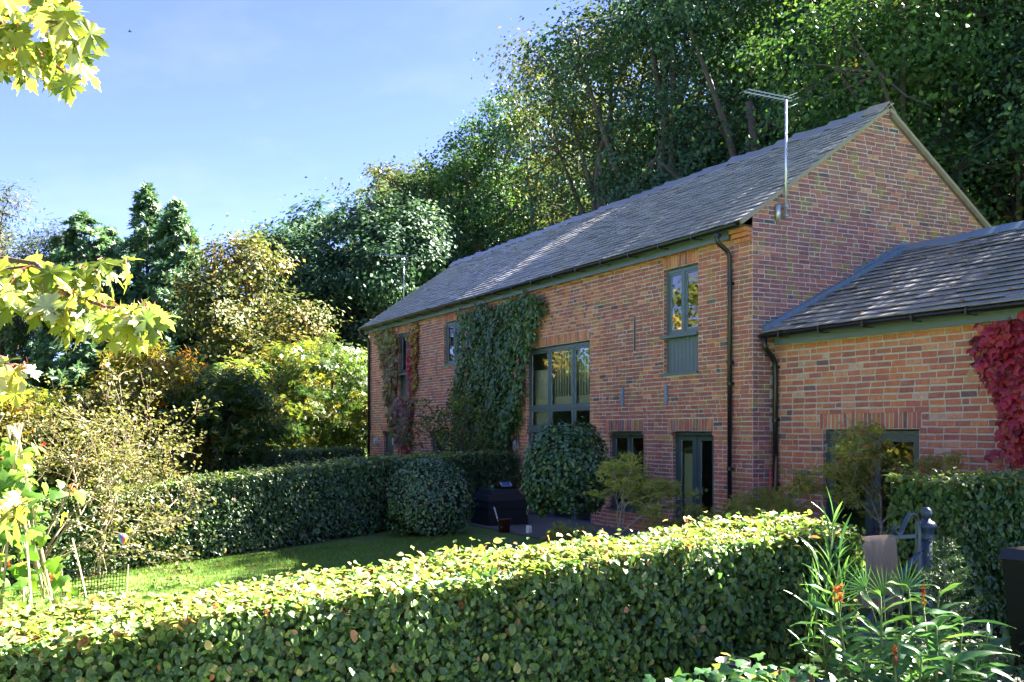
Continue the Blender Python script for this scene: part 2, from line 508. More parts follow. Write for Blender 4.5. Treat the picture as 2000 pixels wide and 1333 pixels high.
MT['maple_gold'] = foliage('golden_maple', [(0,(0.048,0.082,0.017)),(.4,(0.117,0.143,0.024)),(.7,(0.246,0.205,0.031)),(.9,(0.342,0.219,0.031)),(1,(0.369,0.143,0.027))], .34, .45, .35, 1.4)
MT['maple_green'] = foliage('green_maple', [(0,(0.031,0.080,0.026)),(.5,(0.071,0.133,0.031)),(.78,(0.204,0.224,0.041)),(1,(0.469,0.347,0.051))], .30, .45, .35, 1.4)
MT['birchy'] = foliage('small_pale_leaf', [(0,(0.072,0.088,0.032)),(.5,(0.136,0.136,0.048)),(.8,(0.224,0.192,0.080)),(.93,(0.288,0.208,0.064)),(1,(0.304,0.096,0.040))], .30, .5, .35, 1.3)
MT['silver'] = foliage('silver_maple_leaf', [(0,(0.077,0.122,0.019)),(.5,(0.138,0.184,0.027)),(.85,(0.230,0.253,0.034)),(1,(0.337,0.275,0.054))], .42, .38, .45, 1.35, (.46,.50,.38))
MT['bean'] = foliage('runner_bean_leaf', [(0,(0.049,0.117,0.019)),(.5,(0.098,0.195,0.029)),(1,(0.214,0.292,0.049))], .45, .4, .4, 1.7)
MT['flower_red'] = foliage('scarlet_flower', [(0,(0.620,0.039,0.026)),(1,(0.620,0.130,0.052))], .3, .5)
MT['creeper_red'] = foliage('crimson_creeper', [(0,(.17,.022,.040)),(.35,(.36,.030,.065)),(.7,(.55,.045,.075)),(.90,(.60,.12,.09)),(1,(.50,.40,.10))], .28, .4, .45, 1.2)
MT['creeper_mix'] = foliage('turning_creeper', [(0,(0.260,0.098,0.130)),(.3,(0.325,0.195,0.182)),(.6,(0.299,0.273,0.104)),(.9,(0.364,0.403,0.091)),(1,(0.442,0.520,0.104))], .3, .42, .45, 1.4)
MT['creeper_pink'] = foliage('pink_creeper', [(0,(0.350,0.050,0.112)),(.6,(0.600,0.075,0.175)),(.85,(0.550,0.200,0.125)),(1,(0.400,0.425,0.088))], .3, .42, .4, 1.4)
MT['acer_lime'] = foliage('lime_acer', [(0,(0.242,0.297,0.055)),(.5,(0.418,0.440,0.099)),(.9,(0.550,0.495,0.143)),(1,(0.572,0.352,0.143))], .4, .5, .3, 1.2)
MT['acer_mix'] = foliage('turning_acer', [(0,(0.150,0.210,0.053)),(.45,(0.300,0.315,0.068)),(.8,(0.480,0.375,0.090)),(.95,(0.650,0.270,0.090)),(1,(0.650,0.120,0.120))], .4, .5, .3, 1.3)
MT['acer_purple'] = foliage('purple_acer', [(0,(.06,.016,.034)),(.7,(.13,.028,.06)),(1,(.20,.06,.09))], .3, .5, .3, 1.3)
MT['ginger'] = foliage('ginger_leaf', [(0,(.05,.15,.06)),(.5,(.09,.23,.085)),(.8,(.17,.33,.08)),(.93,(.30,.40,.07)),(1,(.52,.30,.06))], .32, .32, .5, 1.3)
MT['ginger_flower'] = foliage('orange_flower', [(0,(.34,.07,.02)),(.6,(.45,.14,.035)),(1,(.52,.30,.14))], .25, .5)
MT['spruce'] = foliage('spruce_needles', [(0,(0.026,0.072,0.036)),(.6,(0.058,0.124,0.052)),(1,(0.156,0.182,0.078))], .1, .5, .3)
MT['grass'] = foliage('grass_blade', [(0,(0.088,0.188,0.025)),(.6,(0.163,0.300,0.044)),(1,(0.275,0.388,0.088))], .35, .5, .3, 1.3)

# ------------------------------------------------------------------ ground
def gz(x, y):
    x = np.asarray(x, float); y = np.asarray(y, float)
    b = np.clip(.12 + .045*(y+4.7), -.6, .2)
    s = np.clip((x-6.6)/.5, 0, 1); s = s*s*(3-2*s)
    return b*(1-s) + .25*s

def ground_mat():
    m, nt, out = new_mat('garden_ground')
    f = noise(nt, 1.6, 6, .65)
    c = mixc(nt, f, (.075,.14,.025), (.14,.23,.04))
    f2 = ramp(nt, [(.62,(0,0,0)),(.7,(1,1,1))]); nt.links.new(noise(nt, 9, 5, .7), f2.inputs['Fac'])
    c = mixc(nt, mixf(nt, f2.outputs['Color'], .5), c, (.09,.07,.04))
    p = node(nt, 'ShaderNodeBsdfPrincipled', Roughness=.95)
    nt.links.new(c, p.inputs['Base Color'])
    b = node(nt, 'ShaderNodeBump', Strength=.8, Distance=.03)
    nt.links.new(noise(nt, 26, 4, .7), b.inputs['Height']); nt.links.new(b.outputs[0], p.inputs['Normal'])
    nt.links.new(p.outputs[0], out.inputs['Surface'])
    return m

def grid_sheet(name, xs, ys, zf, mat, kind='structure'):
    X, Y = np.meshgrid(xs, ys)
    V = np.stack([X.ravel(), Y.ravel(), zf(X, Y).ravel()], 1)
    nx, ny = len(xs), len(ys)
    i = (np.arange(ny-1)[:, None]*nx + np.arange(nx-1)[None]).ravel()
    F = [np.stack([i, i+1, i+1+nx, i+nx], 1)]
    return link(name, np_mesh(name, V, F, mat, smooth=True), None, kind)

xs = np.concatenate([np.linspace(-420,-40,12), np.arange(-38, 20, 1.0), np.arange(20.5, 60, 8), np.linspace(80,420,6)])
xs = np.unique(np.concatenate([xs, np.arange(6.4, 7.3, .1)]))
ys = np.concatenate([np.linspace(-420,-40,12), np.arange(-38, 30, 1.0), np.linspace(34,420,14)])
grid_sheet('ground', xs, ys, lambda X, Y: gz(X, Y), ground_mat())
MT['tarmac'] = MT['paving']
grid_sheet('patio', np.arange(6.95, 14.1, .5), np.arange(-14, -2.4, .5), lambda X, Y: gz(X, Y)+.006, MT['paving'])
grid_sheet('path', np.arange(.0, 7.0, .25), np.arange(-4.75, -3.2, .25), lambda X, Y: gz(X, Y)+.010, MT['paving'])
grid_sheet('terrace', np.arange(-9, 5.1, .5), np.arange(-2.2, .45, .2), lambda X, Y: gz(X, Y)+.014, MT['paving'])

# ------------------------------------------------------------------ bricks and slates
BSGN = np.array([(-.5,-.5),(.5,-.5),(.5,.5),(-.5,.5)])
BF = np.array([(0,1,5,4),(1,2,6,5),(2,3,7,6),(3,0,4,7),(4,5,9,8),(5,6,10,9),(6,7,11,10),(7,4,8,11),(8,9,10,11)])

def brick_verts(l, h, dep, proud, ch=.008, jit=.0045):
    n = len(l)
    V = np.zeros((n, 12, 3))
    for k in range(3):
        ins = ch if k == 2 else 0
        V[:, 4*k:4*k+4, 0] = BSGN[None, :, 0]*(l[:, None]-2*ins)
        V[:, 4*k:4*k+4, 1] = BSGN[None, :, 1]*(h[:, None]-2*ins)
        V[:, 4*k:4*k+4, 2] = (-dep if k == 0 else (proud-ch*.8 if k == 1 else proud))[:, None] if k else -dep[:, None]
    V[:, 4:, :] += U(-jit, jit, (n, 8, 3))
    return V

def bricks(parent, mat, o, r, u, nrm, A, B, l, h, tint, dep=None, n_ind=0, rank=None):
    """bricks centred at A,B on the wall frame (o; r right, u up, nrm out)"""
    o, r, u, nrm = (np.array(q, float) for q in (o, r, u, nrm))
    n = len(A)
    l = np.broadcast_to(l, n).astype(float); h = np.broadcast_to(h, n).astype(float)
    dep = np.full(n, .02) if dep is None else np.broadcast_to(dep, n)
    proud = U(.004, .011, n)
    return dict(parent=parent, mat=mat, o=o, r=r, u=u, n=nrm, A=np.asarray(A), B=np.asarray(B), l=l, h=h, t=np.asarray(tint), d=dep, p=proud)

def lay(parent, mat, sets, n_ind, vis, name='brick'):
    """sets of bricks -> n_ind largest in the picture as objects, the rest one mesh"""
    W, AR = [], []
    for s in sets:
        c = s['o'] + s['A'][:, None]*s['r'] + s['B'][:, None]*s['u']
        px, py, d = view(c)
        fx = np.abs(s['r'] @ RT - (px-1000)/1944.4*(s['r'] @ FW))
        W.append(c); AR.append(s['l']*fx*s['h']/d**2 * vis(px, py, c))
    ar = np.concatenate(AR)
    thr = np.sort(ar)[-n_ind] if n_ind and n_ind < len(ar) else (-1 if n_ind else 1e9)
    off = ORIG[parent.name]
    VV, FF, TT = [], [], []; b = 0
    lib = {}
    for s, c, a in zip(sets, W, AR):
        ind = a >= thr
        R = ~ind
        if R.any():
            V = brick_verts(s['l'][R], s['h'][R], s['d'][R], s['p'][R])
            X = c[R][:, None, :] + V[..., 0:1]*s['r'] + V[..., 1:2]*s['u'] + V[..., 2:3]*s['n']
            k = R.sum()
            VV.append(X.reshape(-1, 3)); FF.append((BF[None] + (np.arange(k)*12)[:, None, None]).reshape(-1, 4) + b); b += 12*k
            TT.append(np.repeat(s['t'][R], 9))
        for i in np.nonzero(ind)[0]:
            l0 = .235 if s['l'][i] > .16 else (.11 if s['l'][i] > .08 else .064)
            q = (l0, s['h'][i] > .15, int(min(11, s['t'][i]*12)), int(RNG.integers(3)))
            h0 = .21 if q[1] else .066
            if q not in lib:
                V1 = brick_verts(np.array([l0]), np.array([h0]), np.array([.02]), np.array([.008]))[0]
                lib[q] = np_mesh(name, V1, [BF], mat, np.full(9, (q[2]+.5)/12))
            sl_, sh_ = s['l'][i]/l0, s['h'][i]/h0
            p = c[i] - off
            r, u, nn = s['r']*sl_, s['u']*sh_, s['n']
            link(name, lib[q], parent, None, Matrix(((r[0],u[0],nn[0],p[0]),(r[1],u[1],nn[1],p[1]),(r[2],u[2],nn[2],p[2]),(0,0,0,1))))
    if VV:
        link(name + 'work', np_mesh(name + 'work', np.concatenate(VV), [np.concatenate(FF)], mat, np.concatenate(TT), off=off), parent, 'stuff')

def courses(z0, z1, gauge, joint, L0, limits, holes, header_p, jam=.0):
    """centre positions and sizes of bricks; limits(z)->(a,b); holes (a,b,za,zb)"""
    A, B, LL = [], [], []
    k = 0
    z = z0
    while z + gauge*.6 < z1:
        zc = z + gauge/2
        a, b = limits(zc)
        iv = [(a, b)] if b - a > .03 else []
        for ha, hb, za, zb in holes:
            if za - .01 < zc < zb + .01:
                nv = []
                for p, q in iv:
                    if hb <= p or ha >= q: nv.append((p, q)); continue
                    if ha - p > .03: nv.append((p, ha))
                    if q - hb > .03: nv.append((hb, q))
                iv = nv
        for p, q in iv:
            x = p + joint*.5
            first = True
            while x < q - .02:
                if first and k % 2: l = L0*.47
                else: l = L0*.46 if U() < header_p else L0*U(.95, 1.04)
                first = False
                rem = q - joint*.5 - x
                if rem < l + .055: l = rem
                A.append(x + l/2); B.append(zc + U(-.003, .003)); LL.append(l)
                x += l + joint*U(.8, 1.25)
        z += gauge; k += 1
    return np.array(A), np.array(B), np.array(LL)

def wall_sheet(mb, x0, x1, z0, z1, holes, to3, reveal=.13):
    xsb = sorted({x0, x1, *[min(max(h[i], x0), x1) for h in holes for i in (0, 1)]})
    zsb = sorted({z0, z1, *[min(max(h[i], z0), z1) for h in holes for i in (2, 3)]})
    for i in range(len(xsb)-1):
        for j in range(len(zsb)-1):
            xc, zc = (xsb[i]+xsb[i+1])/2, (zsb[j]+zsb[j+1])/2
            if any(h[0] < xc < h[1] and h[2] < zc < h[3] for h in holes): continue
            mb.add([to3(xsb[i], zsb[j], 0), to3(xsb[i+1], zsb[j], 0), to3(xsb[i+1], zsb[j+1], 0), to3(xsb[i], zsb[j+1], 0)], [(0,1,2,3)])
    for a, b, za, zb in holes:
        za, zb = max(za, z0), min(zb, z1)
        if zb <= za: continue
        for (p, q) in (((a, za), (a, zb)), ((b, zb), (b, za)), ((a, zb), (b, zb)), ((b, za), (a, za))):
            mb.add([to3(*p, 0), to3(*q, 0), to3(*q, reveal), to3(*p, reveal)], [(0,1,2,3)])

SL = (5.47-7.77)/(-.28-3.02)            # roof pitch of the main house
HOUSE_L, DEPTH, ZS, ZE = 18.62, 6.05, 2.05, 5.47

house = thing('brick_house', 'long two storey red brick barn house with grey slate roof and tall gable', 'house', (0, 0, .1))
OPEN = dict(w1=(-2.41,-1.40,3.12,5.05), bg=(-7.71,-4.95,.0,3.99), w3=(-12.50,-11.35,3.89,5.06), w4=(-15.95,-14.94,3.12,5.06),
            fd=(-2.19,-1.02,.0,2.12), lw=(-4.28,-3.09,.62,2.12), w6=(-13.50,-12.05,.0,2.12), d5=(-17.35,-16.45,.0,2.12))
SLITS = [(-3.37,-3.30,3.64,4.31), (-13.06,-12.99,3.65,4.32)]
LINT = [(-2.42,-1.39,5.05,5.27), (-7.75,-4.91,3.99,4.215), (-12.55,-11.30,5.06,5.27), (-16.0,-14.90,5.06,5.27),
        (-2.28,-.99,2.12,2.345), (-4.34,-3.04,2.12,2.345), (-13.56,-12.0,2.12,2.345), (-17.42,-16.38,2.12,2.345)]
holes = list(OPEN.values()) + SLITS

mb = MB()
wall_sheet(mb, -HOUSE_L, 0, ZS, 5.42, holes, lambda a, b, c: (a, c, b))
wall_sheet(mb, -HOUSE_L, -.035, 0, ZS, holes, lambda a, b, c: (a, .035+c, b))
mb.add([(-HOUSE_L,0,ZS),(0,0,ZS),(-.035,.035,ZS),(-HOUSE_L,.035,ZS)], [(3,2,1,0)])
front = mb.build('front_wall', MT['mortar'], house)
for h in SLITS:
    mb = MB(); mb.box(h[0]-.004, h[1]+.004, .004, .128, h[2]-.004, h[3]+.004); mb.build('vent_slit_shade', MT['black'], house)  # black block fills each slit, painted shade instead of an open recess

def zroof(y): return ZE + .16 + (y*SL if y < 3.02 else (6.04-y)*SL)
mb = MB()
mb.add([(0,0,ZS),(0,DEPTH,ZS),(0,DEPTH,zroof(DEPTH)),(0,3.02,zroof(3.02)),(0,0,zroof(0))], [(0,1,2,3,4)])
mb.add([(-.035,.035,0),(-.035,DEPTH,0),(-.035,DEPTH,ZS),(-.035,.035,ZS)], [(0,1,2,3)])
mb.add([(0,0,ZS),(0,DEPTH,ZS),(-.035,DEPTH,ZS),(-.035,.035,ZS)], [(0,3,2,1)])
gable = mb.build('gable_wall', MT['mortar'], house)
mb = MB()
mb.add([(-HOUSE_L,0,0),(-HOUSE_L,DEPTH,0),(-HOUSE_L,DEPTH,zroof(DEPTH)),(-HOUSE_L,3.02,zroof(3.02)),(-HOUSE_L,0,zroof(0))], [(4,3,2,1,0)])
mb.add([(-HOUSE_L,DEPTH,0),(0,DEPTH,0),(0,DEPTH,5.6),(-HOUSE_L,DEPTH,5.6)], [(3,2,1,0)])
mb.build('rear_wall', MT['mortar'], house)

def main_tint(x, z):
    n = len(x)
    t = np.clip(RNG.normal(.42, .12, n) + .08*np.sin(x*1.1+z*.6) + .06*np.sin(x*2.3-z*1.7), .11, .95)
    burnt = U(size=n) < .02
    orange = ((x > -8.4) & (x < -4.5) & (z > 3.9)) | ((x > -7.9) & (x < -4.55) & (z > 2.2) & (U(size=n) < .4)) | (z > 5.2) | ((x < -13) & (z > 2) & (z < 2.35)) | ((x > -8.6) & (x < -7.7) & (z < 3.9))
    p = np.where(orange, .68, .14)
    k = U(size=n) < p
    t = np.where(k, U(.66, .97, n), t)
    t = np.where(burnt, U(0, .075, n), t)
    return t

def fac_vis(px, py, c):
    ok = (px > 1060) & (px < 2000) & (py > 0) & (py < 985)
    return np.where(ok, 1.0, .001)

facade_sets, gable_sets = [], []
GAU = .0745
for z0, z1, y0, xr in ((.10, ZS, .035, -.037), (ZS+.004, 5.36, .0, -.002)):
    A, B, LL = courses(z0, z1, GAU, .012, .228, lambda z: (-HOUSE_L+.002, xr), holes + LINT, .34)
    t = main_tint(A, B)
    # header pattern over the tall window: dark headers among orange stretchers
    chk = (A > -8.3) & (A < -4.6) & (B > 4.2) & (LL < .13)
    t = np.where(chk & (U(size=len(t)) < .7), U(.03, .3, len(t)), t)
    if z0 < 1: t = np.where(B > ZS-.09, U(.6, .97, len(t)), t)
    facade_sets.append(bricks(front, MT['brick'], (0, y0, 0), (1,0,0), (0,0,1), (0,-1,0), A, B, LL, GAU-.0135, t))
for a, b, za, zb in LINT:
    n = int((b-a)/.078)
    A = a + (np.arange(n)+.5)*(b-a)/n
    warm = za > 3.5 or a < -10
    t = np.where(U(size=n) < (.75 if warm else .25), U(.62, .95, n), U(.02, .6, n))
    facade_sets.append(bricks(front, MT['brick'], (0,0,0), (1,0,0), (0,0,1), (0,-1,0), A, np.full(n, (za+zb)/2), (b-a)/n-.012, zb-za-.016, t))
for k in ('w1', 'bg', 'w3', 'w4', 'fd', 'lw', 'w6', 'd5'):
    a, b, za, zb = OPEN[k]
    zz = np.arange(max(za, .1)+GAU/2, zb-.02, GAU)
    hi = zz > ZS
    for sel, y0 in ((hi, .0), (~hi, .035)):
        if sel.any():
            facade_sets.append(bricks(front, MT['brick'], (a, y0+.062, 0), (0,1,0), (0,0,1), (1,0,0), np.zeros(sel.sum()), zz[sel], .112, GAU-.0135, main_tint(np.full(sel.sum(), a), zz[sel])))
lay(front, MT['brick'], facade_sets, 290, fac_vis)

ANX_Y, ANX_EZ, ANX_RZ, ANX_RY, ANX_L = .463, 3.70, 5.29, 3.42, 8.5
ASL = (ANX_RZ-ANX_EZ)/(ANX_RY-(ANX_Y-.28))
def annex_top(y): return ANX_EZ + (min(y, 2*ANX_RY-y)-(ANX_Y-.28))*ASL
def gl(z):
    ymin = max(-.004, (z-5.60)/SL); return ymin, DEPTH - max(0, (z-5.60)/SL)
A, B, LL = courses(ZS+.004, 7.72, GAU, .013, .232, gl, [], .22)
keep = np.array([(a < ANX_Y) or (b > annex_top(a)-.1) for a, b in zip(A, B)])
t = np.clip(RNG.normal(.36, .12, len(A)), .11, .9)
t = np.where(U(size=len(A)) < .035, U(0, .07, len(A)), t)
edge = (B > 5.6) & ((A - (B-5.6)/SL < .22) | (DEPTH-(B-5.6)/SL-A < .28))
quoin = (A < .26) & (B > 4.9)
t = np.where((edge & (U(size=len(A)) < .55)) | (quoin & (U(size=len(A)) < .7)) | (U(size=len(A)) < .09), U(.64, .93, len(A)), t)
gs = [bricks(gable, MT['brick3'], (0,0,0), (0,1,0), (0,0,1), (1,0,0), A[keep], B[keep], LL[keep], GAU-.0135, t[keep])]
A, B, LL = courses(.10, ZS, GAU, .013, .232, lambda z: (.031, .62), [], .3)
t = np.where(U(size=len(A)) < .5, U(.55, .97, len(A)), U(.1, .55, len(A)))
gs.append(bricks(gable, MT['brick3'], (-.035,0,0), (0,1,0), (0,0,1), (1,0,0), A, B, LL, GAU-.0135, t))
lay(gable, MT['brick3'], gs, 290, lambda px, py, c: np.where((px < 2000) & (py < 960), 1.0, .001))

# corbelled courses carrying the eaves at the corner
for k, (yy, zz) in enumerate(((-.16, 5.40), (-.115, 5.325), (-.065, 5.25))):
    for q in range(2):
        mb = MB(); mb.tv = float(U(.7, .95))
        x1 = -.004 - q*.20; mb.box(x1-.19, x1, yy, .0-.012, zz-.066, zz)
        mb.build('corbel_brick', MT['brick'], house, tint=True)

# ---- roof
SBF = np.array([(0,1,2,3),(4,5,1,0),(5,6,2,1),(7,4,0,3)])
def slates(parent, mat, o, r, u, nrm, width, length, gauge, wmean, n_ind, tshift=0.0, th=.013, lift=0.0):
    o, r, u, nrm = (np.array(q, float) for q in (o, r, u, nrm))
    a0, b0, w0, t0 = [], [], [], []
    k = 0; s = -.03
    while s < length - .05:
        x = -U(0, wmean)
        while x < width:
            w = wmean*U(.75, 1.25)
            xa, xb = max(x, 0), min(x+w, width)
            if xb - xa > .04: a0.append((xa+xb)/2); w0.append(xb-xa-.006); b0.append(s); t0.append(0)
            x += w
        s += gauge; k += 1
    A, Bv, W = np.array(a0), np.array(b0), np.array(w0); n = len(A)
    tint = np.clip(RNG.normal(.48+tshift, .13, n), 0, 1)
    hb, ht = U(.022, .036, n)+lift, U(.001, .005, n)
    dn = U(-.014, .010, n)
    V = np.zeros((n, 8, 3))
    top = np.minimum(gauge+.05, length-Bv)
    for i, (sx, sy) in enumerate(((-.5,0),(.5,0),(.5,1),(-.5,1))):
        V[:, i, 0] = sx*W + U(-.003,.003,n)
        V[:, i, 1] = (dn + U(-.006,.006,n)) if sy == 0 else top
        V[:, i, 2] = (hb + U(-.003,.003,n)) if sy == 0 else ht
        V[:, i+4] = V[:, i]; V[:, i+4, 2] -= th
    c = o + A[:, None]*r + Bv[:, None]*u
    px, py, d = view(c)
    ar = W*gauge/d**2*np.where((px < 2000) & (px > 600) & (py > 0), 1, .001)
    off = ORIG[parent.name]
    ind = np.zeros(n, bool); ind[np.argsort(-ar)[:n_ind]] = True
    X = c[:, None, :] + V[..., 0:1]*r + V[..., 1:2]*u + V[..., 2:3]*nrm
    R = ~ind; k = R.sum()
    link('slate_courses', np_mesh('slate_courses', X[R].reshape(-1,3), [(SBF[None]+(np.arange(k)*8)[:,None,None]).reshape(-1,4)], mat, np.repeat(tint[R], 4), off=off), parent, 'stuff')
    lib = {}
    for i in np.nonzero(ind)[0]:
        q = (int(tint[i]*10), int(RNG.integers(4)))
        if q not in lib:
            v = V[i].copy(); v[:, 0] /= W[i]
            lib[q] = np_mesh('slate', v, [SBF], mat, np.full(4, tint[i]))
        p = c[i]-off; rr = r*W[i]
        link('slate', lib[q], parent, None, Matrix(((rr[0],u[0],nrm[0],p[0]),(rr[1],u[1],nrm[1],p[1]),(rr[2],u[2],nrm[2],p[2]),(0,0,0,1))))

ang = math.atan(SL)
uv, nv = (0, math.cos(ang), math.sin(ang)), (0, -math.sin(ang), math.cos(ang))
mb = MB()
X0, X1 = -HOUSE_L-.06, .06
mb.add([(X0,-.27,ZE-.02),(X1,-.27,ZE-.02),(X1,3.02,ZE-.02+3.29*SL),(X0,3.02,ZE-.02+3.29*SL)], [(0,1,2,3)])
mb.add([(X0,6.31,ZE-.02),(X1,6.31,ZE-.02),(X1,3.02,ZE-.02+3.29*SL),(X0,3.02,ZE-.02+3.29*SL)], [(3,2,1,0)])
mb.add([(X0,-.27,ZE-.06),(X1,-.27,ZE-.06),(X1,0,ZE-.06),(X0,0,ZE-.06)], [(3,2,1,0)])
roof = mb.build('roof', MT['slate'], house)
slates(roof, MT['slate'], (X0,-.28,ZE), (1,0,0), uv, nv, X1-X0, 3.30/math.cos(ang)-.02, .172, .30, 290, 0.0, .018, .005)
mb = MB()
zr = ZE + 3.30*SL
def ridge_tile(x0, x1, y, z, w, sl, mat, parent, lift=0.0):
    mb = MB(); t = .018
    mb.add([(x0,y-w,z-w*sl+lift),(x0,y,z+.055+lift),(x0,y+w,z-w*sl+lift),(x0,y+w,z-w*sl-t+lift),(x0,y,z+.03+lift),(x0,y-w,z-w*sl-t+lift),
            (x1,y-w,z-w*sl),(x1,y,z+.055),(x1,y+w,z-w*sl),(x1,y+w,z-w*sl-t),(x1,y,z+.03),(x1,y-w,z-w*sl-t)],
           [(0,1,7,6),(1,2,8,7),(2,3,9,8),(5,0,6,11),(0,5,4,1),(1,4,3,2),(6,7,10,11),(7,8,9,10)])
    return mb.build('ridge_tile', mat, parent)
n = 40
for i in range(n):
    a = X0 + (X1-X0)*i/n; b = X0 + (X1-X0)*(i+1)/n - .008
    ridge_tile(a, b, 3.02, zr+.035+float(U(-.016,.016)), .17, SL*.95, MT['verge'] if i == n-1 else MT['slate'], roof, float(U(.01,.055)))
# mortared verges
def strip(name, mat, pts, parent):
    mb = MB()
    for a, b, w, h in pts: mb.bar(a, b, w, h, (1,0,0))
    return mb.build(name, mat, parent)
za = ZE + .02
strip('verge', MT['verge'], [((.035,-.27,za-.045),(.035,3.0,za-.045+3.27*SL),.06,.055)], house)
strip('verge', MT['verge'], [((.035,6.31,za-.045),(.035,3.04,za-.045+3.27*SL),.06,.055)], house)
strip('barge_board', MT['wood'], [((.022,5.98,za-.12+.33*SL),(.022,3.06,za-.12+3.25*SL),.07,.09)], house)
strip('verge', MT['verge'], [((-HOUSE_L-.03,-.27,za-.045),(-HOUSE_L-.03,3.0,za-.045+3.27*SL),.06,.055)], house)

def gutter(x0, x1, y, z, r, parent, mat, caps=True):
    mb = MB(); n = 8
    vs = []; 
    for rr in (r, r-.007):
        for x in (x0, x1):
            for k in range(n+1):
                a = PI + PI*k/n
                vs.append((x, y+rr*math.cos(a), z+rr*math.sin(a)))
    m = n+1; fs = []
    for k in range(n):
        fs.append((k, m+k, m+k+1, k+1)); fs.append((2*m+k, 2*m+k+1, 3*m+k+1, 3*m+k))
    fs += [(0, 2*m, 3*m, m), (n, m+n, 3*m+n, 2*m+n)]
    fs.append(tuple(range(m))); fs.append(tuple(range(m, 2*m))[::-1])
    mb.add(vs, fs)
    return mb.build('gutter', mat, parent, True)
g = gutter(-HOUSE_L-.08, -.02, -.315, ZE-.035, .065, house, MT['black'])
for x in np.arange(-18.2, -.2, .95):
    mb = MB(); mb.box(x-.014, x+.014, -.385, -.12, ZE-.115, ZE-.10); mb.box(x-.014, x+.014, -.388, -.381, ZE-.115, ZE-.03)
    mb.build('gutter_bracket', MT['black'], g)
mb = MB(); mb.box(-HOUSE_L-.02, -.42, -.150, -.125, 5.265, 5.43)
mb.build('fascia', MT['frame'], house)
mb = MB(); mb.box(-HOUSE_L-.02, -.42, -.125, -.012, 5.34, 5.355); mb.build('soffit', MT['frame_dark'], house)

def downpipe(parent, path, r, mat, collars):
    mb = MB(); mb.tube(path, r, 10)
    dp = mb.build('downpipe', mat, parent, True)
    for c in collars:
        mb = MB(); mb.lathe([(r+.010,-.03),(r+.012,-.025),(r+.012,.025),(r+.010,.03)], c, 12); mb.box(c[0]-.055, c[0]+.055, c[1]+r*.6, c[1]+r*1.3, c[2]-.02, c[2]+.02)
        mb.build('pipe_bracket', mat, dp, False)
    return dp
xp = -.50
downpipe(house, [(xp,-.315,5.40),(xp,-.315,5.26),(xp,-.29,5.20),(xp+.02,-.12,5.08),(xp+.02,-.075,5.0),(xp+.02,-.07,4.6),(xp+.02,-.07,.2)], .038, MT['black'],
         [(xp+.02,-.07,4.55),(xp+.02,-.07,3.25),(xp+.02,-.07,2.9),(xp+.02,-.07,1.5),(xp,-.315,5.32)])
xp = -18.50
downpipe(house, [(xp-.05,-.315,5.40),(xp-.05,-.315,5.30),(xp-.02,-.25,5.22),(xp+.05,-.10,5.12),(xp+.05,-.07,5.0),(xp+.05,-.07,.2)], .045, MT['black'],
         [(xp+.05,-.07,4.4),(xp+.05,-.07,2.2)])

# ---- windows
def window(parent, rect, y, cols, rows, mat, name='window', label=None, sill=None, fw=.055, sw=.05, setback=.07, skip=()):
    x0, x1, z0, z1 = rect
    x0 += .006; x1 -= .006; z1 -= .004
    ya, yb = y+setback, y+setback+.06
    mb = MB()
    X = [x0] + list(cols) + [x1]; Z = [z0] + list(rows) + [z1]
    mb.box(x0, x0+fw, ya, yb, z0, z1); mb.box(x1-fw, x1, ya, yb, z0, z1)
    mb.box(x0+fw, x1-fw, ya, yb, z1-fw, z1); mb.box(x0+fw, x1-fw, ya, yb, z0, z0+fw)
    for c in cols: mb.box(c-fw/2, c+fw/2, ya+.002, yb-.002, z0+fw, z1-fw)
    for r_ in rows: mb.box(x0+fw, x1-fw, ya-.004, yb-.004, r_-fw/2, r_+fw/2)
    w = mb.build(name, mat, parent)
    if label: w['label'] = label
    for i in range(len(X)-1):
        for j in range(len(Z)-1):
            a = X[i] + (fw if i == 0 else fw/2); b = X[i+1] - (fw if i == len(X)-2 else fw/2)
            c = Z[j] + (fw if j == 0 else fw/2); d = Z[j+1] - (fw if j == len(Z)-2 else fw/2)
            mb = MB(); q = ya+.012; p = yb-.010
            mb.box(a+.003, a+sw, q, p, c+.003, d-.003); mb.box(b-sw, b-.003, q, p, c+.003, d-.003)
            mb.box(a+sw, b-sw, q+.001, p, d-sw, d-.003); mb.box(a+sw, b-sw, q+.001, p, c+.003, c+sw)
            mb.build('sash', mat, w)
            mb = MB(); yy = ya+.03
            mb.add([(a+sw,yy,c+sw),(b-sw,yy,c+sw),(b-sw,yy,d-sw),(a+sw,yy,d-sw)], [(0,1,2,3)])
            mb.build('pane', MT['glass'], w)
            # pale glazing bead
            mb = MB(); e = .008
            mb.box(a+sw, a+sw+e, yy-.006, yy-.001, c+sw, d-sw)
            mb.build('glazing_bead', MT['galv'], w)
    if sill:
        mb = MB(); mb.box(x0-sill, x1+sill*.3, y-.05, yb, z0-.045, z0)
        mb.build('sill', mat, w)
    return w

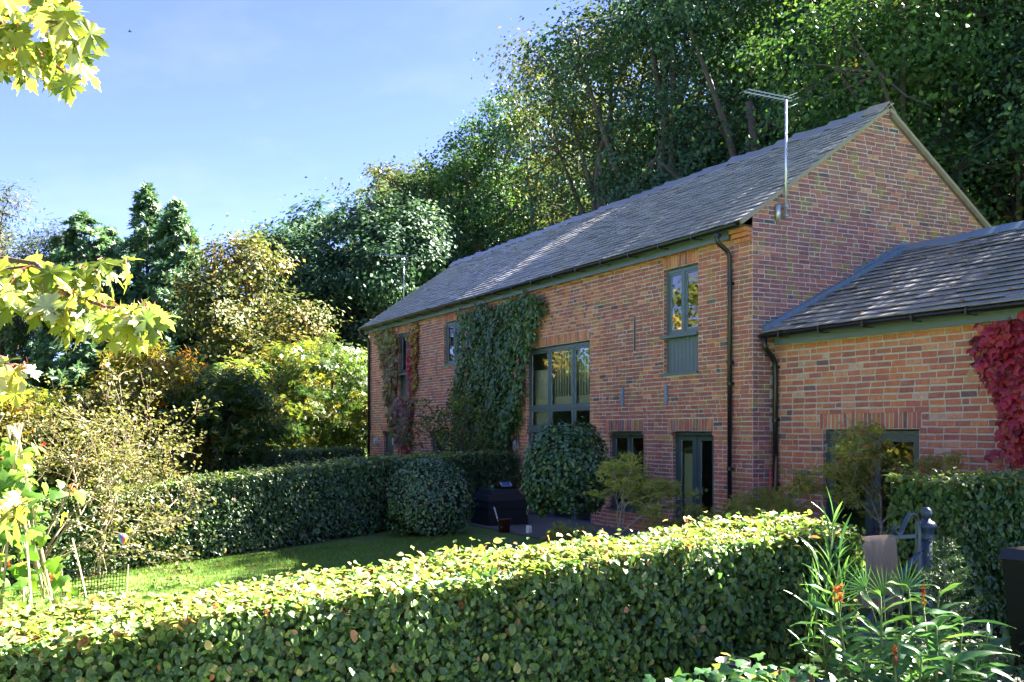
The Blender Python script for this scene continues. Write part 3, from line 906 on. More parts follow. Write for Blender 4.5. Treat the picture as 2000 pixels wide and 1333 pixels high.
w = window(house, (-2.41,-1.40,3.84,5.03), 0, [-1.905], [], MT['frame'], sill=.07, label='two light upper window over a boarded panel')
def boards(w_, x0, x1, z0, z1, n, mat, sill=True):
    st = (x1-x0)/n
    for i in range(n):
        mb = MB(); mb.box(x0+i*st+.003, x0+(i+1)*st-.003, .075, .11, z0, z1)
        mb.build('board', mat, w_)
    mb = MB(); mb.box(x0-.07, x1+.03, -.05, .12, z0-.045, z0); mb.build('panel_sill', mat, w_)
mb = MB(); mb.box(-2.404, -1.406, .112, .125, 3.14, 3.79); pan = mb.build('boarded_panel', MT['frame'], house)
boards(pan, -2.40, -1.41, 3.165, 3.79, 9, MT['frame'])
window(house, (-7.71,-4.95,.15,3.97), .0, [-6.78,-5.75], [2.17,2.63], MT['frame'], name='tall_window', label='tall three bay glazed opening with two transoms')
window(house, (-12.50,-11.35,3.90,5.04), 0, [-11.92], [], MT['frame'], sill=.07)
window(house, (-15.95,-14.94,3.84,5.04), 0, [-15.45], [], MT['frame'], sill=.07, label='upper window framed by creeper above a plain panel')
mb = MB(); mb.box(-15.944, -14.946, .08, .125, 3.14, 3.79); pan = mb.build('boarded_panel', MT['frame_dark'], house)
mb = MB(); mb.box(-16.0, -14.92, -.05, .12, 3.095, 3.14); mb.build('panel_sill', MT['frame_dark'], pan)
fd = window(house, (-2.19,-1.02,.12,2.10), .035, [-1.60], [], MT['frame_dark'], name='french_door', sw=.085, label='pair of narrow glazed doors with a brass handle')
mb = MB(); mb.box(-1.545,-1.52,.065,.10,1.02,1.14); mb.tube([(-1.53,.06,1.10),(-1.53,.03,1.10),(-1.45,.028,1.09)], .008, 6); mb.build('handle', MT['galv'], fd)
window(house, (-4.28,-3.09,.62,2.10), .035, [-3.68], [], MT['frame_dark'], sill=.06)
window(house, (-13.50,-12.05,.12,2.10), .035, [-12.77], [], MT['frame_dark'], name='french_door', sw=.08)
mb = MB(); mb.box(-17.345,-17.27,.10,.17,.1,2.11); mb.box(-16.53,-16.455,.10,.17,.1,2.11); mb.box(-17.27,-16.53,.10,.17,2.03,2.11)
dr = mb.build('door', MT['frame_dark'], house)
for i in range(5):
    mb = MB(); mb.box(-17.265+i*.147, -17.265+i*.147+.143, .13, .165, .12, 2.028); mb.build('board', MT['frame_dark'], dr)
# pattress irons
for x in (-3.73, -2.30):
    mb = MB(); mb.box(x-.045, x+.045, -.035, -.011, 2.61, 2.95); mb.lathe([(.022,-.0),(.022,.02)], (x,-.045,2.78), 8)
    mb.build('tie_plate', MT['lead'], house)

# ---- rooms behind the glass
mb = MB()
def room(x0, x1, z0, z1, y0=.14, y1=3.0):
    mb.add([(x0,y1,z0),(x1,y1,z0),(x1,y1,z1),(x0,y1,z1)], [(0,1,2,3)])
    mb.add([(x0,y0,z0),(x0,y1,z0),(x0,y1,z1),(x0,y0,z1)], [(0,1,2,3)])
    mb.add([(x1,y0,z0),(x1,y1,z0),(x1,y1,z1),(x1,y0,z1)], [(3,2,1,0)])
    mb.add([(x0,y0,z1),(x0,y1,z1),(x1,y1,z1),(x1,y0,z1)], [(0,1,2,3)])
room(-2.9,-.15,.1,2.45); room(-4.7,-2.95,.1,2.45); room(-8.1,-4.75,.1,5.2); room(-14.2,-8.15,.1,2.45); room(-18.5,-14.25,.1,2.45)
room(-4.7,-.15,2.5,5.2); room(-14.0,-8.15,2.5,5.2); room(-18.5,-14.05,2.5,5.2)
mb.build('interior', MT['plaster'], house)
mb = MB(); mb.box(-18.5, -.15, .14, 3.0, .08, .099); mb.box(-4.7, -.15, .14, 3.0, 2.46, 2.49); mb.box(-18.5, -8.15, .14, 3.0, 2.46, 2.49)
mb.build('interior_floor', MT['floor_in'], house)
mb = MB(); mb.box(-6.86, -5.0, .17, .21, 2.68, 2.88); mb.box(-6.86, -5.0, .17, .21, 3.82, 3.86)
rl = mb.build('gallery_railing', MT['white'], house)
for x in np.arange(-6.80, -5.0, .115):
    mb = MB(); mb.box(x-.026, x+.026, .175, .205, 2.88, 3.82); mb.build('spindle', MT['white'], rl)
mb = MB(); mb.box(-7.66, -6.80, .19, .195, 2.66, 3.50); mb.build('pale_pane_panel', MT['white'], house)  # pale panels close behind the glass, added to lighten the panes
mb = MB(); mb.box(-7.66, -6.82, .20, .205, 2.22, 2.60); mb.build('pale_pane_panel', MT['plaster'], house)
mb = MB(); mb.box(-7.66, -6.82, .20, .205, .2, 2.1); mb.build('pale_pane_panel', MT['plaster'], house)
mb = MB(); mb.box(-2.16, -1.64, .20, .205, .12, 1.72); mb.build('pale_pane_panel', MT['plaster'], house)
mb = MB(); mb.box(-1.17, -1.08, .24, .28, .12, 2.0); mb.build('curtain', MT['plaster'], house)

# ------------------------------------------------------------------ annex
annex = thing('brick_annex', 'single storey brick annex with mossy slate roof against the gable', 'annex', (4, ANX_Y, .1))
aop = (1.06, 2.86, .0, 2.15); alint = (1.0, 2.90, 2.15, 2.40)
mb = MB()
wall_sheet(mb, 0.005, ANX_L, 0, 3.66, [aop], lambda a, b, c: (a, ANX_Y+c, b))
aw = mb.build('front_wall', MT['mortar2'], annex)
A, B, LL = courses(.10, 3.60, .0945, .018, .245, lambda z: (.012, ANX_L), [aop, alint], .10)
n = len(A)
t = np.where(U(size=n) < .34, U(.55, .90, n), U(.20, .60, n)); t = np.where(U(size=n) < .035, U(.93, 1, n), t); t = np.where(U(size=n) < .03, U(0, .06, n), t)
t = np.where(B > 3.35, U(.6, .9, n), t)
sets = [bricks(aw, MT['brick2'], (0,ANX_Y,0), (1,0,0), (0,0,1), (0,-1,0), A, B, LL, .072*U(.93,1.08,n), t)]
n = 24; A = alint[0] + (np.arange(n)+.5)*(alint[1]-alint[0])/n
sets.append(bricks(aw, MT['brick2'], (0,ANX_Y,0), (1,0,0), (0,0,1), (0,-1,0), A, np.full(n, 2.275), .060, .232, U(.05,.85,n)))
zz = np.arange(.15, 2.12, .0945)
sets.append(bricks(aw, MT['brick2'], (1.06,ANX_Y+.065,0), (0,1,0), (0,0,1), (1,0,0), np.zeros(len(zz)), zz, .115, .068, U(.1,.7,len(zz))))
lay(aw, MT['brick2'], sets, 295, lambda px, py, c: np.where((px < 2000) & (py < 960), 1.0, .001))
mb = MB(); ye = ANX_Y-.28
mb.add([(.03,ye+.01,ANX_EZ-.02),(ANX_L,ye+.01,ANX_EZ-.02),(ANX_L,ANX_RY,ANX_RZ-.02),(.03,ANX_RY,ANX_RZ-.02)], [(0,1,2,3)])
mb.add([(.03,2*ANX_RY-ye,ANX_EZ-.02),(ANX_L,2*ANX_RY-ye,ANX_EZ-.02),(ANX_L,ANX_RY,ANX_RZ-.02),(.03,ANX_RY,ANX_RZ-.02)], [(3,2,1,0)])
mb.add([(.03,ye+.01,ANX_EZ-.06),(ANX_L,ye+.01,ANX_EZ-.06),(ANX_L,ANX_Y,ANX_EZ-.06),(.03,ANX_Y,ANX_EZ-.06)], [(3,2,1,0)])
mb.add([(ANX_L,ANX_Y,0),(ANX_L,2*ANX_RY-ye-.2,0),(ANX_L,2*ANX_RY-ye-.2,3.6),(ANX_L,ANX_RY,ANX_RZ-.1),(ANX_L,ANX_Y,3.66)], [(0,1,2,3,4)])
mb.add([(.1,2*ANX_RY-ye-.25,0),(ANX_L,2*ANX_RY-ye-.25,0),(ANX_L,2*ANX_RY-ye-.25,3.66),(.1,2*ANX_RY-ye-.25,3.66)], [(3,2,1,0)])
ar = mb.build('roof', MT['slate2'], annex)
ang2 = math.atan(ASL)
slates(ar, MT['slate2'], (.03,ye,ANX_EZ), (1,0,0), (0,math.cos(ang2),math.sin(ang2)), (0,-math.sin(ang2),math.cos(ang2)), ANX_L-.03, (ANX_RY-ye)/math.cos(ang2)-.02, .215, .36, 280, -.16, .017, .010)
for i in range(18):
    a = .03 + i*.47
    ridge_tile(a, a+.462, ANX_RY, ANX_RZ+.05+float(U(-.01,.01)), .16, ASL*.95, MT['lead'], ar, float(U(.0,.02)))
# stepped lead flashing up the gable
mb = MB()
ys_ = np.arange(ye+.02, ANX_RY+.02, .155)
for i, y in enumerate(ys_):
    y2 = min(y+.165, ANX_RY+.06)
    zb = ANX_EZ + (y-ye)*ASL; zb2 = ANX_EZ + (y2-ye)*ASL
    zt = round((zb2+.10)/GAU)*GAU
    x0_, x1_ = .0125, .017+.0022*(i % 3)
    mb.add([(x1_,y,zb-.02),(x1_,y2,zb2-.02),(x1_,y2,zt),(x1_,y,zt),(x0_,y,zt),(x0_,y2,zt)], [(0,1,2,3),(3,2,5,4)])
fl = mb.build('lead_flashing', MT['lead'], annex)
mb = MB(); mb.bar((.075,ye,ANX_EZ+.035),(.075,ANX_RY,ANX_RZ+.035),.13,.012,(1,0,0)); mb.build('lead_apron', MT['lead'], annex)
g = gutter(.03, ANX_L, ye-.035, ANX_EZ-.03, .062, annex, MT['black'])
for x in np.arange(.5, ANX_L, .85):
    mb = MB(); mb.box(x-.014, x+.014, ye-.105, ye+.10, ANX_EZ-.108, ANX_EZ-.095); mb.box(x-.014, x+.014, ye-.107, ye-.10, ANX_EZ-.108, ANX_EZ-.02)
    mb.build('gutter_bracket', MT['black'], g)
mb = MB(); mb.box(.16, ANX_L, ANX_Y-.15, ANX_Y-.125, 3.50, 3.665); mb.build('fascia', MT['frame'], annex)
mb = MB(); mb.box(.16, ANX_L, ANX_Y-.125, ANX_Y-.012, 3.58, 3.595); mb.build('soffit', MT['frame_dark'], annex)
downpipe(annex, [(.12,ye-.035,ANX_EZ-.06),(.12,ye-.035,3.48),(.13,ye+.0,3.42),(.10,ANX_Y-.12,3.30),(.09,ANX_Y-.075,3.22),(.09,ANX_Y-.07,3.0),(.09,ANX_Y-.07,.2)], .040, MT['black'],
         [(.09,ANX_Y-.07,3.15),(.09,ANX_Y-.07,2.3),(.09,ANX_Y-.07,1.25)])
ad = window(annex, (1.06,2.86,.12,2.13), ANX_Y, [1.96], [], MT['frame_dark'], name='glazed_door', sw=.10, label='pair of dark glazed garden doors behind the small acer')
for x in (1.075, 2.845):
    mb = MB(); mb.box(x-.018, x+.018, ANX_Y+.055, ANX_Y+.069, 1.80, 1.93); mb.build('hinge', MT['galv'], ad)
mb = MB(); room(.2, 6.0, .1, 2.5, ANX_Y+.14, 5.5); mb.build('interior', MT['plaster'], annex)
mb = MB(); mb.box(.2, 6.0, ANX_Y+.14, 5.5, .08, .098); mb.build('interior_floor', MT['floor_in'], annex)

# ------------------------------------------------------------------ woodland behind the house
def img(px, D, z=0.0):
    """a garden position measured from the photograph: column and distance from the lens"""
    p = CAM + FW*D + RT*(px-1000)/1944.4*D
    return float(p[0]), float(p[1])

def in_gap(P):
    """the open strip between crowns that lets one shaft of sun on to the roof and the hedge end"""
    # run each point down the sun's direction on to the roof plane
    a = P[:, 2] - (ZE + (P[:, 1]+.28)*SL)
    k = SUN[2] - SUN[1]*SL
    t = a / k
    X = P[:, 0] - SUN[0]*t; Y = P[:, 1] - SUN[1]*t
    xc = -9.95 + (Y+.28)/3.3*2.15
    wobble = .16*np.sin(Y*5.0) + .08*np.sin(Y*13.0+1)
    return (Y > -1.2) & (Y < 3.6) & (np.abs(X-xc+wobble) < 1.0)

def tree(name, label, x, y, h, rad, base, mat, seed, n=14000, leaf=.15, lobes=17, group=None, cat='tree', bark='bark', clump=.55, tmpl=T_QUAD, gap=False, z0=None, tshift=0.0, flat=.75, dens=1.0):
    rng = np.random.default_rng(seed)
    z0 = float(gz(x, y)) if z0 is None else z0
    if name == 'woodland_tree': n = int(n*1.6); leaf *= .93
    t = thing(name, label, cat, (x, y, z0), group)
    cz = (h+base)/2; rz = (h-base)/2
    # lobes round the crown
    d = unit(rng.normal(size=(lobes, 3)) + np.array([0, 0, .25]))
    d[0] = (0, 0, 1)
    rr = rng.uniform(.52, .80, lobes)
    lc = np.stack([d[:, 0]*rad*rr, d[:, 1]*rad*rr, cz + d[:, 2]*rz*rr*1.05], 1)
    lr = rng.uniform(.30, .50, lobes)*min(rad, rz)
    m = max(60, n//45)
    li = rng.integers(0, lobes, m)
    cd = unit(rng.normal(size=(m, 3)) + np.array([0, 0, .15]))
    cr_ = lr[li]*rng.uniform(.15, 1.0, m)**.3*rng.uniform(.85, 1.2, m)
    cc = lc[li] + cd*cr_[:, None]*np.array([1, 1, .9])
    cc[:, 2] = np.maximum(cc[:, 2], base*.6)
    ci = rng.integers(0, m, n)
    cs = clump*rng.uniform(.55, 1.3, m)
    off = rng.normal(size=(n, 3))*cs[ci][:, None]*np.array([.62, .62, .40])
    # twigs poking out of the outline
    k = rng.uniform(size=n) < .06
    off[k] += cd[ci][k]*rng.uniform(.2, .9, k.sum())[:, None]*clump*1.3
    P = cc[ci] + off
    nrm = unit(cd[ci]*.9 + rng.normal(size=(n, 3))*.55 + np.array([0, 0, .7]))
    tip = rng.normal(size=(n, 3)) + np.array([0, 0, -.8])
    ct = np.clip(rng.normal(.42, .16, m), 0, 1)
    tint = np.clip(ct[ci] + rng.normal(0, .12, n) + tshift, 0, 1)
    P = P + np.array([x, y, z0])
    S = leaf*rng.uniform(.7, 1.35, n)
    keep = P[:, 2] > z0 + .3
    if gap: keep &= ~(in_gap(P))
    cloud('crown', t, mat, P[keep], nrm[keep], S[keep], tmpl, tint[keep], tip[keep])
    mb = MB()
    tr = .018*h + .05
    hh = base + (h-base)*.55
    pts = [(x + math.sin(i*1.7+seed)*.05*i, y + math.cos(i*1.3+seed)*.05*i, z0 - .1 + hh*i/6) for i in range(7)]
    mb.tube(pts, [tr*(1-.7*i/6)*(1.35 if i == 0 else 1) for i in range(7)], 8)
    for j in range(lobes):
        zb = rng.uniform(.45, .95)*hh
        a = np.array([x, y, z0+zb]); b = lc[j] + np.array([x, y, z0])
        mid = (a+b)/2 + rng.normal(size=3)*.3 + np.array([0, 0, .3])
        if gap and in_gap(a+(b-a)*np.linspace(0,1,13)[:,None]).any(): continue
        mb.tube([a, mid, b], [tr*.42, tr*.28, tr*.12], 6, False)
        for q in np.nonzero(li == j)[0][:7]:
            c2 = cc[q] + np.array([x, y, z0])
            if gap and in_gap(b+(c2-b)*np.linspace(0,1,9)[:,None]).any(): continue
            mb.tube([b, (b+c2)/2 + rng.normal(size=3)*.12, c2], [tr*.11, tr*.07, .012], 4, False)
    mb.build('trunk', MT[bark] if isinstance(bark, str) else bark, t, True)
    return t

WG = 'woodland trees behind the house'
# label, column, distance, height, radius, crown base, leaf, n, extra
WOOD = [
 ('big oak with bright yellow green upper leaves rising over the gable top', 1800, 23.5, 13.6, 4.6, 3.0, 'wood_d', 30000, dict(leaf=.125, clump=.5)),
 ('dark broadleaf tree with open boughs behind the right end of the annex ridge', 2010, 22.5, 12.5, 3.6, 2.0, 'wood_b', 20000, dict(leaf=.12)),
 ('tall blue green tree directly behind the large roof aerial', 1490, 28.0, 18.5, 4.8, 2.5, 'wood_b', 32000, dict(leaf=.13)),
 ('tall dark tree at the top of the frame where the wood meets the sky', 1310, 32.5, 19.5, 4.5, 3.0, 'wood_a', 24000, dict(leaf=.15)),
 ('very tall tree at the top edge between the oak and the blue green tree', 1660, 30.5, 20.5, 5.0, 4.0, 'wood_a', 20000, dict(leaf=.16)),
 ('olive tinged broadleaf tree rising over the middle of the long ridge', 1195, 36.0, 17.3, 4.5, 2.5, 'wood_c', 22000, dict(leaf=.15)),
 ('bluish dark tree under the highest ridge skyline left of the olive one', 1085, 56.0, 23.6, 5.6, 2.5, 'wood_b', 20000, dict(leaf=.20)),
 ('yellow tipped upright tree with ragged twigs against the sky', 965, 60.0, 23.6, 5.4, 2.5, 'wood_d', 21000, dict(leaf=.20)),
 ('mid green tree stepping down from the ragged yellow tipped tree', 880, 63.0, 21.6, 5.4, 2.0, 'wood_a', 19000, dict(leaf=.20)),
 ('rusty leaved tree above the left end of the slate roof', 800, 64.0, 19.2, 5.6, 2.0, 'wood_c', 20000, dict(leaf=.25, tshift=.1)),
 ('grey green tree behind the small left aerial', 735, 49.0, 13.6, 4.6, 1.2, 'wood_b', 21000, dict(leaf=.21)),
 ('round dark crowned tree left of the house beyond the maples', 625, 52.0, 13.6, 4.6, 1.5, 'wood_b', 20000, dict(leaf=.24)),
 ('cream lit round tree standing right of the pointed conifers', 490, 42.0, 10.4, 3.3, 1.2, 'wood_c', 14000, dict(leaf=.18, tshift=.18)),
 ('low dark tree filling the gap right of the cream lit round tree', 560, 57.0, 13.2, 4.2, 1.5, 'wood_a', 15000, dict(leaf=.25)),
]
for i, (lab, px, D, h, rad, base, mt, n, ex) in enumerate(WOOD):
    x, y = img(px, D)
    tree('woodland_tree', lab, x, y, h, rad, base, MT[mt], 100+i, n=n, group=WG, gap=(px > 900), **ex)
BACK = [(1420, 39, 19, 5, 'wood_a'), (1230, 58, 22.5, 5.2, 'wood_b'), (1130, 64, 21.0, 5.2, 'wood_a'), (1010, 68, 20.6, 5.2, 'wood_b'), (900, 72, 18.5, 5.2, 'wood_a'), (1580, 37, 21, 5, 'wood_b'),
        (830, 74, 17.5, 5.2, 'wood_a'), (690, 70, 14.8, 5.0, 'wood_a'), (590, 68, 13.0, 5.0, 'wood_a'), (510, 66, 10.5, 5.0, 'wood_b'), (430, 64, 9.0, 4.5, 'wood_a'), (1760, 34, 20, 5, 'wood_a'), (1930, 31, 19, 4.6, 'wood_a')]
for i, (px, D, h, rad, mt) in enumerate(BACK):
    x, y = img(px, D)
    t = tree('woodland_tree', 'dark tree deep in the wood glimpsed between the crowns behind the house', x, y, h, rad, 2.0, MT[mt], 300+i, n=7500, leaf=.30, group=WG, gap=(px > 900), clump=.8)
# shrubby understorey that closes the view between the trunks
UND = [(1735, 27, 12.0), (1640, 29, 12.6), (1545, 31, 12.4), (1450, 32.5, 12.2), (1360, 35.5, 11.8), (1270, 38.5, 11.4), (1180, 42, 11.2), (1095, 46, 11.0), (1010, 50, 10.6), (1900, 26, 11.0)]
UL = ['bushy dark understorey tree behind the gable apex', 'blue green understorey tree just left of the gable apex', 'fresh green understorey tree behind the large aerial', 'dark understorey tree left of the large aerial mast', 'olive understorey tree over the right half of the ridge', 'dark understorey tree over the middle of the ridge',
      'blue green understorey tree above the sunny streak on the roof', 'fresh green understorey tree left of the sunny streak on the roof', 'dark understorey tree over the left third of the ridge', 'olive understorey tree behind the right rake of the gable']
for i, (px, D, h) in enumerate(UND):
    x, y = img(px, D)
    tree('woodland_tree', UL[i], x, y, h, 3.2, 1.0, MT[['wood_a', 'wood_b', 'wood_d', 'wood_a', 'wood_c'][i % 5]], 600+i, n=9000, leaf=.19, group=WG, gap=True, clump=.6)
# the wood goes on beyond the right edge of the picture
for i, (x, y, h, rad) in enumerate([(1.5, 10.5, 15.0, 4.4), (5.2, 11.5, 17.0, 4.6), (9.6, 11.5, 18.4, 4.5), (-3.0, 14.5, 19.0, 5.0), (13.0, 12.0, 17.5, 4.8), (4.0, 17.0, 19.0, 5.0)]):
    tree('woodland_tree', 'wood edge tree standing behind the annex beyond the picture', x, y, h, rad, 2.0, MT['wood_a'], 400+i, n=13000, leaf=.15, group=WG, gap=True, clump=.7)
# garden trees out of view: for window reflections, others added as warm fill light
GT = [(-13,-17,6.5,2.6,'maple_gold'),(-21,-21,10.5,3.4,'maple_gold'),(-30,-24,12.5,4.0,'maple_gold'),(-38,-18,11.5,3.6,'maple_gold'),(-47,-22,12,4.2,'wood_d'),(-8,-19,8.0,3.0,'maple_gold'),
      (-2.5,-17.5,8.5,3.0,'maple_gold'),(3.5,-19,9.0,3.3,'wood_d'),(9.5,-18.5,9.5,3.4,'maple_gold'),(16,-18,9.0,3.4,'maple_gold'),(22,-16,9.0,3.3,'wood_d'),(-16,-27,14,4.0,'wood_d')]
GL_ = ['small golden tree beyond the left edge','golden tree second from the left edge','broad golden tree beyond the left garden','golden tree at the far end of the garden','tall green tree at the far end of the garden','golden tree facing the tall window','added golden tree facing the french doors','added green tree behind the place the picture is taken from','added golden tree facing the annex doors','added golden tree to the right behind the viewer','added green tree far right behind the viewer','tall green tree behind the golden row']
for i, (x, y, h, rad, mt) in enumerate(GT):
    tree('garden_tree', GL_[i] + ', outside the picture', x, y, h, rad, .8, MT[mt], 500+i, n=9500, leaf=.24, group='garden trees reflected in the windows', clump=.6, tshift=.22 if i % 2 else 0)

# conifers on the left
def conifer(label, px, D, h, rad, seed, n=17000):
    rng = np.random.default_rng(seed)
    x, y = img(px, D); z0 = float(gz(x, y))
    t = thing('cypress_tree', label, 'conifer', (x, y, z0), 'pointed cypresses on the left')
    m = n//26
    zc = h*(1-rng.uniform(0, 1, m)**.70)*.985 + .2
    ang = rng.uniform(0, 2*PI, m)
    f = np.clip(1-zc/h, 0, 1)
    env = rad*1.95*f**.95*(.9+.22*rng.normal(size=m)) + .06
    r = env*rng.uniform(.12, 1, m)**.45
    cc = np.stack([np.cos(ang)*r, np.sin(ang)*r, zc], 1)
    ci = rng.integers(0, m, n)
    out = np.stack([np.cos(ang), np.sin(ang), np.full(m, .55)], 1)
    s = rng.uniform(0, 1, n)
    P = cc[ci] + out[ci]*(s*(.10+.75*f[ci]*.6))[:, None] + rng.normal(size=(n, 3))*(np.array([.09, .09, .10])*(.5+f[ci])[:, None])
    nrm = unit(out[ci]*.8 + rng.normal(size=(n, 3))*.5 + np.array([0, 0, .5]))
    tip = out[ci]*.7 + rng.normal(size=(n, 3))*.35 + np.array([0, 0, .8])
    tint = np.clip(rng.normal(.45, .16, m)[ci] + rng.normal(0, .12, n), 0, 1)
    cloud('crown', t, MT['conifer'], P + np.array([x, y, z0]), nrm, rng.uniform(.28, .54, n), T_SPRAY, tint, tip)
    mb = MB(); mb.tube([(x, y, z0-.1), (x, y, z0+h*.5), (x+.05, y, z0+h*.97)], [.22, .13, .02], 8)
    for q in range(0, m, 9): mb.tube([(x, y, z0+cc[q, 2]-.15), cc[q]+np.array([x, y, z0])], [.03, .01], 4, False)
    mb.build('trunk', MT['bark'], t, True)
conifer('tall pointed cypress, tallest of the pair on the right', 288, 47, 13.4, 2.6, 21)
conifer('slender pointed cypress leaning against its taller neighbour', 345, 46, 12.6, 2.2, 22)
conifer('broad bushy topped cypress left of the pointed pair', 165, 45, 12.1, 3.0, 23, 18000)
conifer('short dark cypress behind the broad bushy one', 215, 52, 13.0, 2.4, 24, 10000)
x, y = img(85, 47)
tree('pine_tree', 'loose blue green pine with bare boughs behind the maple leaves', x, y, 12.3, 3.2, 3.0, MT['pine'], 31, n=12000, leaf=.26, tmpl=T_NEEDLE, clump=.7, cat='conifer')
x, y = img(5, 46)
tree('pine_tree', 'brownish open pine at the left edge of the picture', x, y, 13.2, 3.0, 3.0, MT['pine'], 32, n=11000, leaf=.26, tmpl=T_NEEDLE, clump=.6, tshift=.2, cat='conifer')
# far wood closing the horizon
n = 26000
ang = U(-1.9, 1.9, n); R_ = U(75, 110, n)
dirx = -np.cos(ang); diry = np.sin(ang)*1.0
P = np.stack([12 + dirx*R_, -5 + diry*R_, U(0, 1, n)**.8*(9 + 2.0*np.sin(ang*9) + 1.2*np.sin(ang*23))], 1)
cloud('far_wood', None, MT['wood_b'], P, unit(RNG.normal(size=(n, 3))+np.array([.6, 0, .6])), U(.6, 1.1, n), T_QUAD, np.clip(RNG.normal(.45, .2, n), 0, 1), kind='stuff')

# maples and acers in the left garden
GM = 'autumn maples left of the house'
for lab, px, D, h, rad, base, mt, n, seed, ex in [
 ('golden topped green maple nearest the left end of the house', 650, 37.5, 5.7, 2.6, .3, 'maple_green', 15000, 41, dict(tshift=.12)),
 ('yellow crowned maple beside the golden topped one', 560, 38.5, 5.0, 2.0, .3, 'maple_gold', 10000, 42, dict(tshift=-.05)),
 ('bushy golden maple in the middle of the maple row', 470, 34.0, 4.3, 2.0, .2, 'maple_green', 12000, 43, dict(tshift=.22)),
 ('dark green spreading acer over the far hedge', 395, 27.0, 3.6, 2.1, .1, 'maple_green', 14000, 44, dict()),
 ('orange tinted acer behind the bare twiggy shrub', 265, 26.0, 4.4, 2.0, .2, 'maple_gold', 14000, 45, dict(tshift=.22)),
 ('golden acer low behind the twiggy shrub at the left', 120, 24.0, 3.4, 1.9, .1, 'maple_gold', 9000, 46, dict(tshift=.05)),
 ('shaded maple filling the corner by the left downpipe', 700, 40.0, 4.4, 2.0, .1, 'maple_green', 10000, 47, dict(tshift=-.02)),
]:
    x, y = img(px, D)
    tree('maple_tree', lab, x, y, h, rad, base, MT[mt], seed, n=int(n*.72), leaf=.18, tmpl=T_STAR, clump=.38, lobes=13, group=GM, **ex)

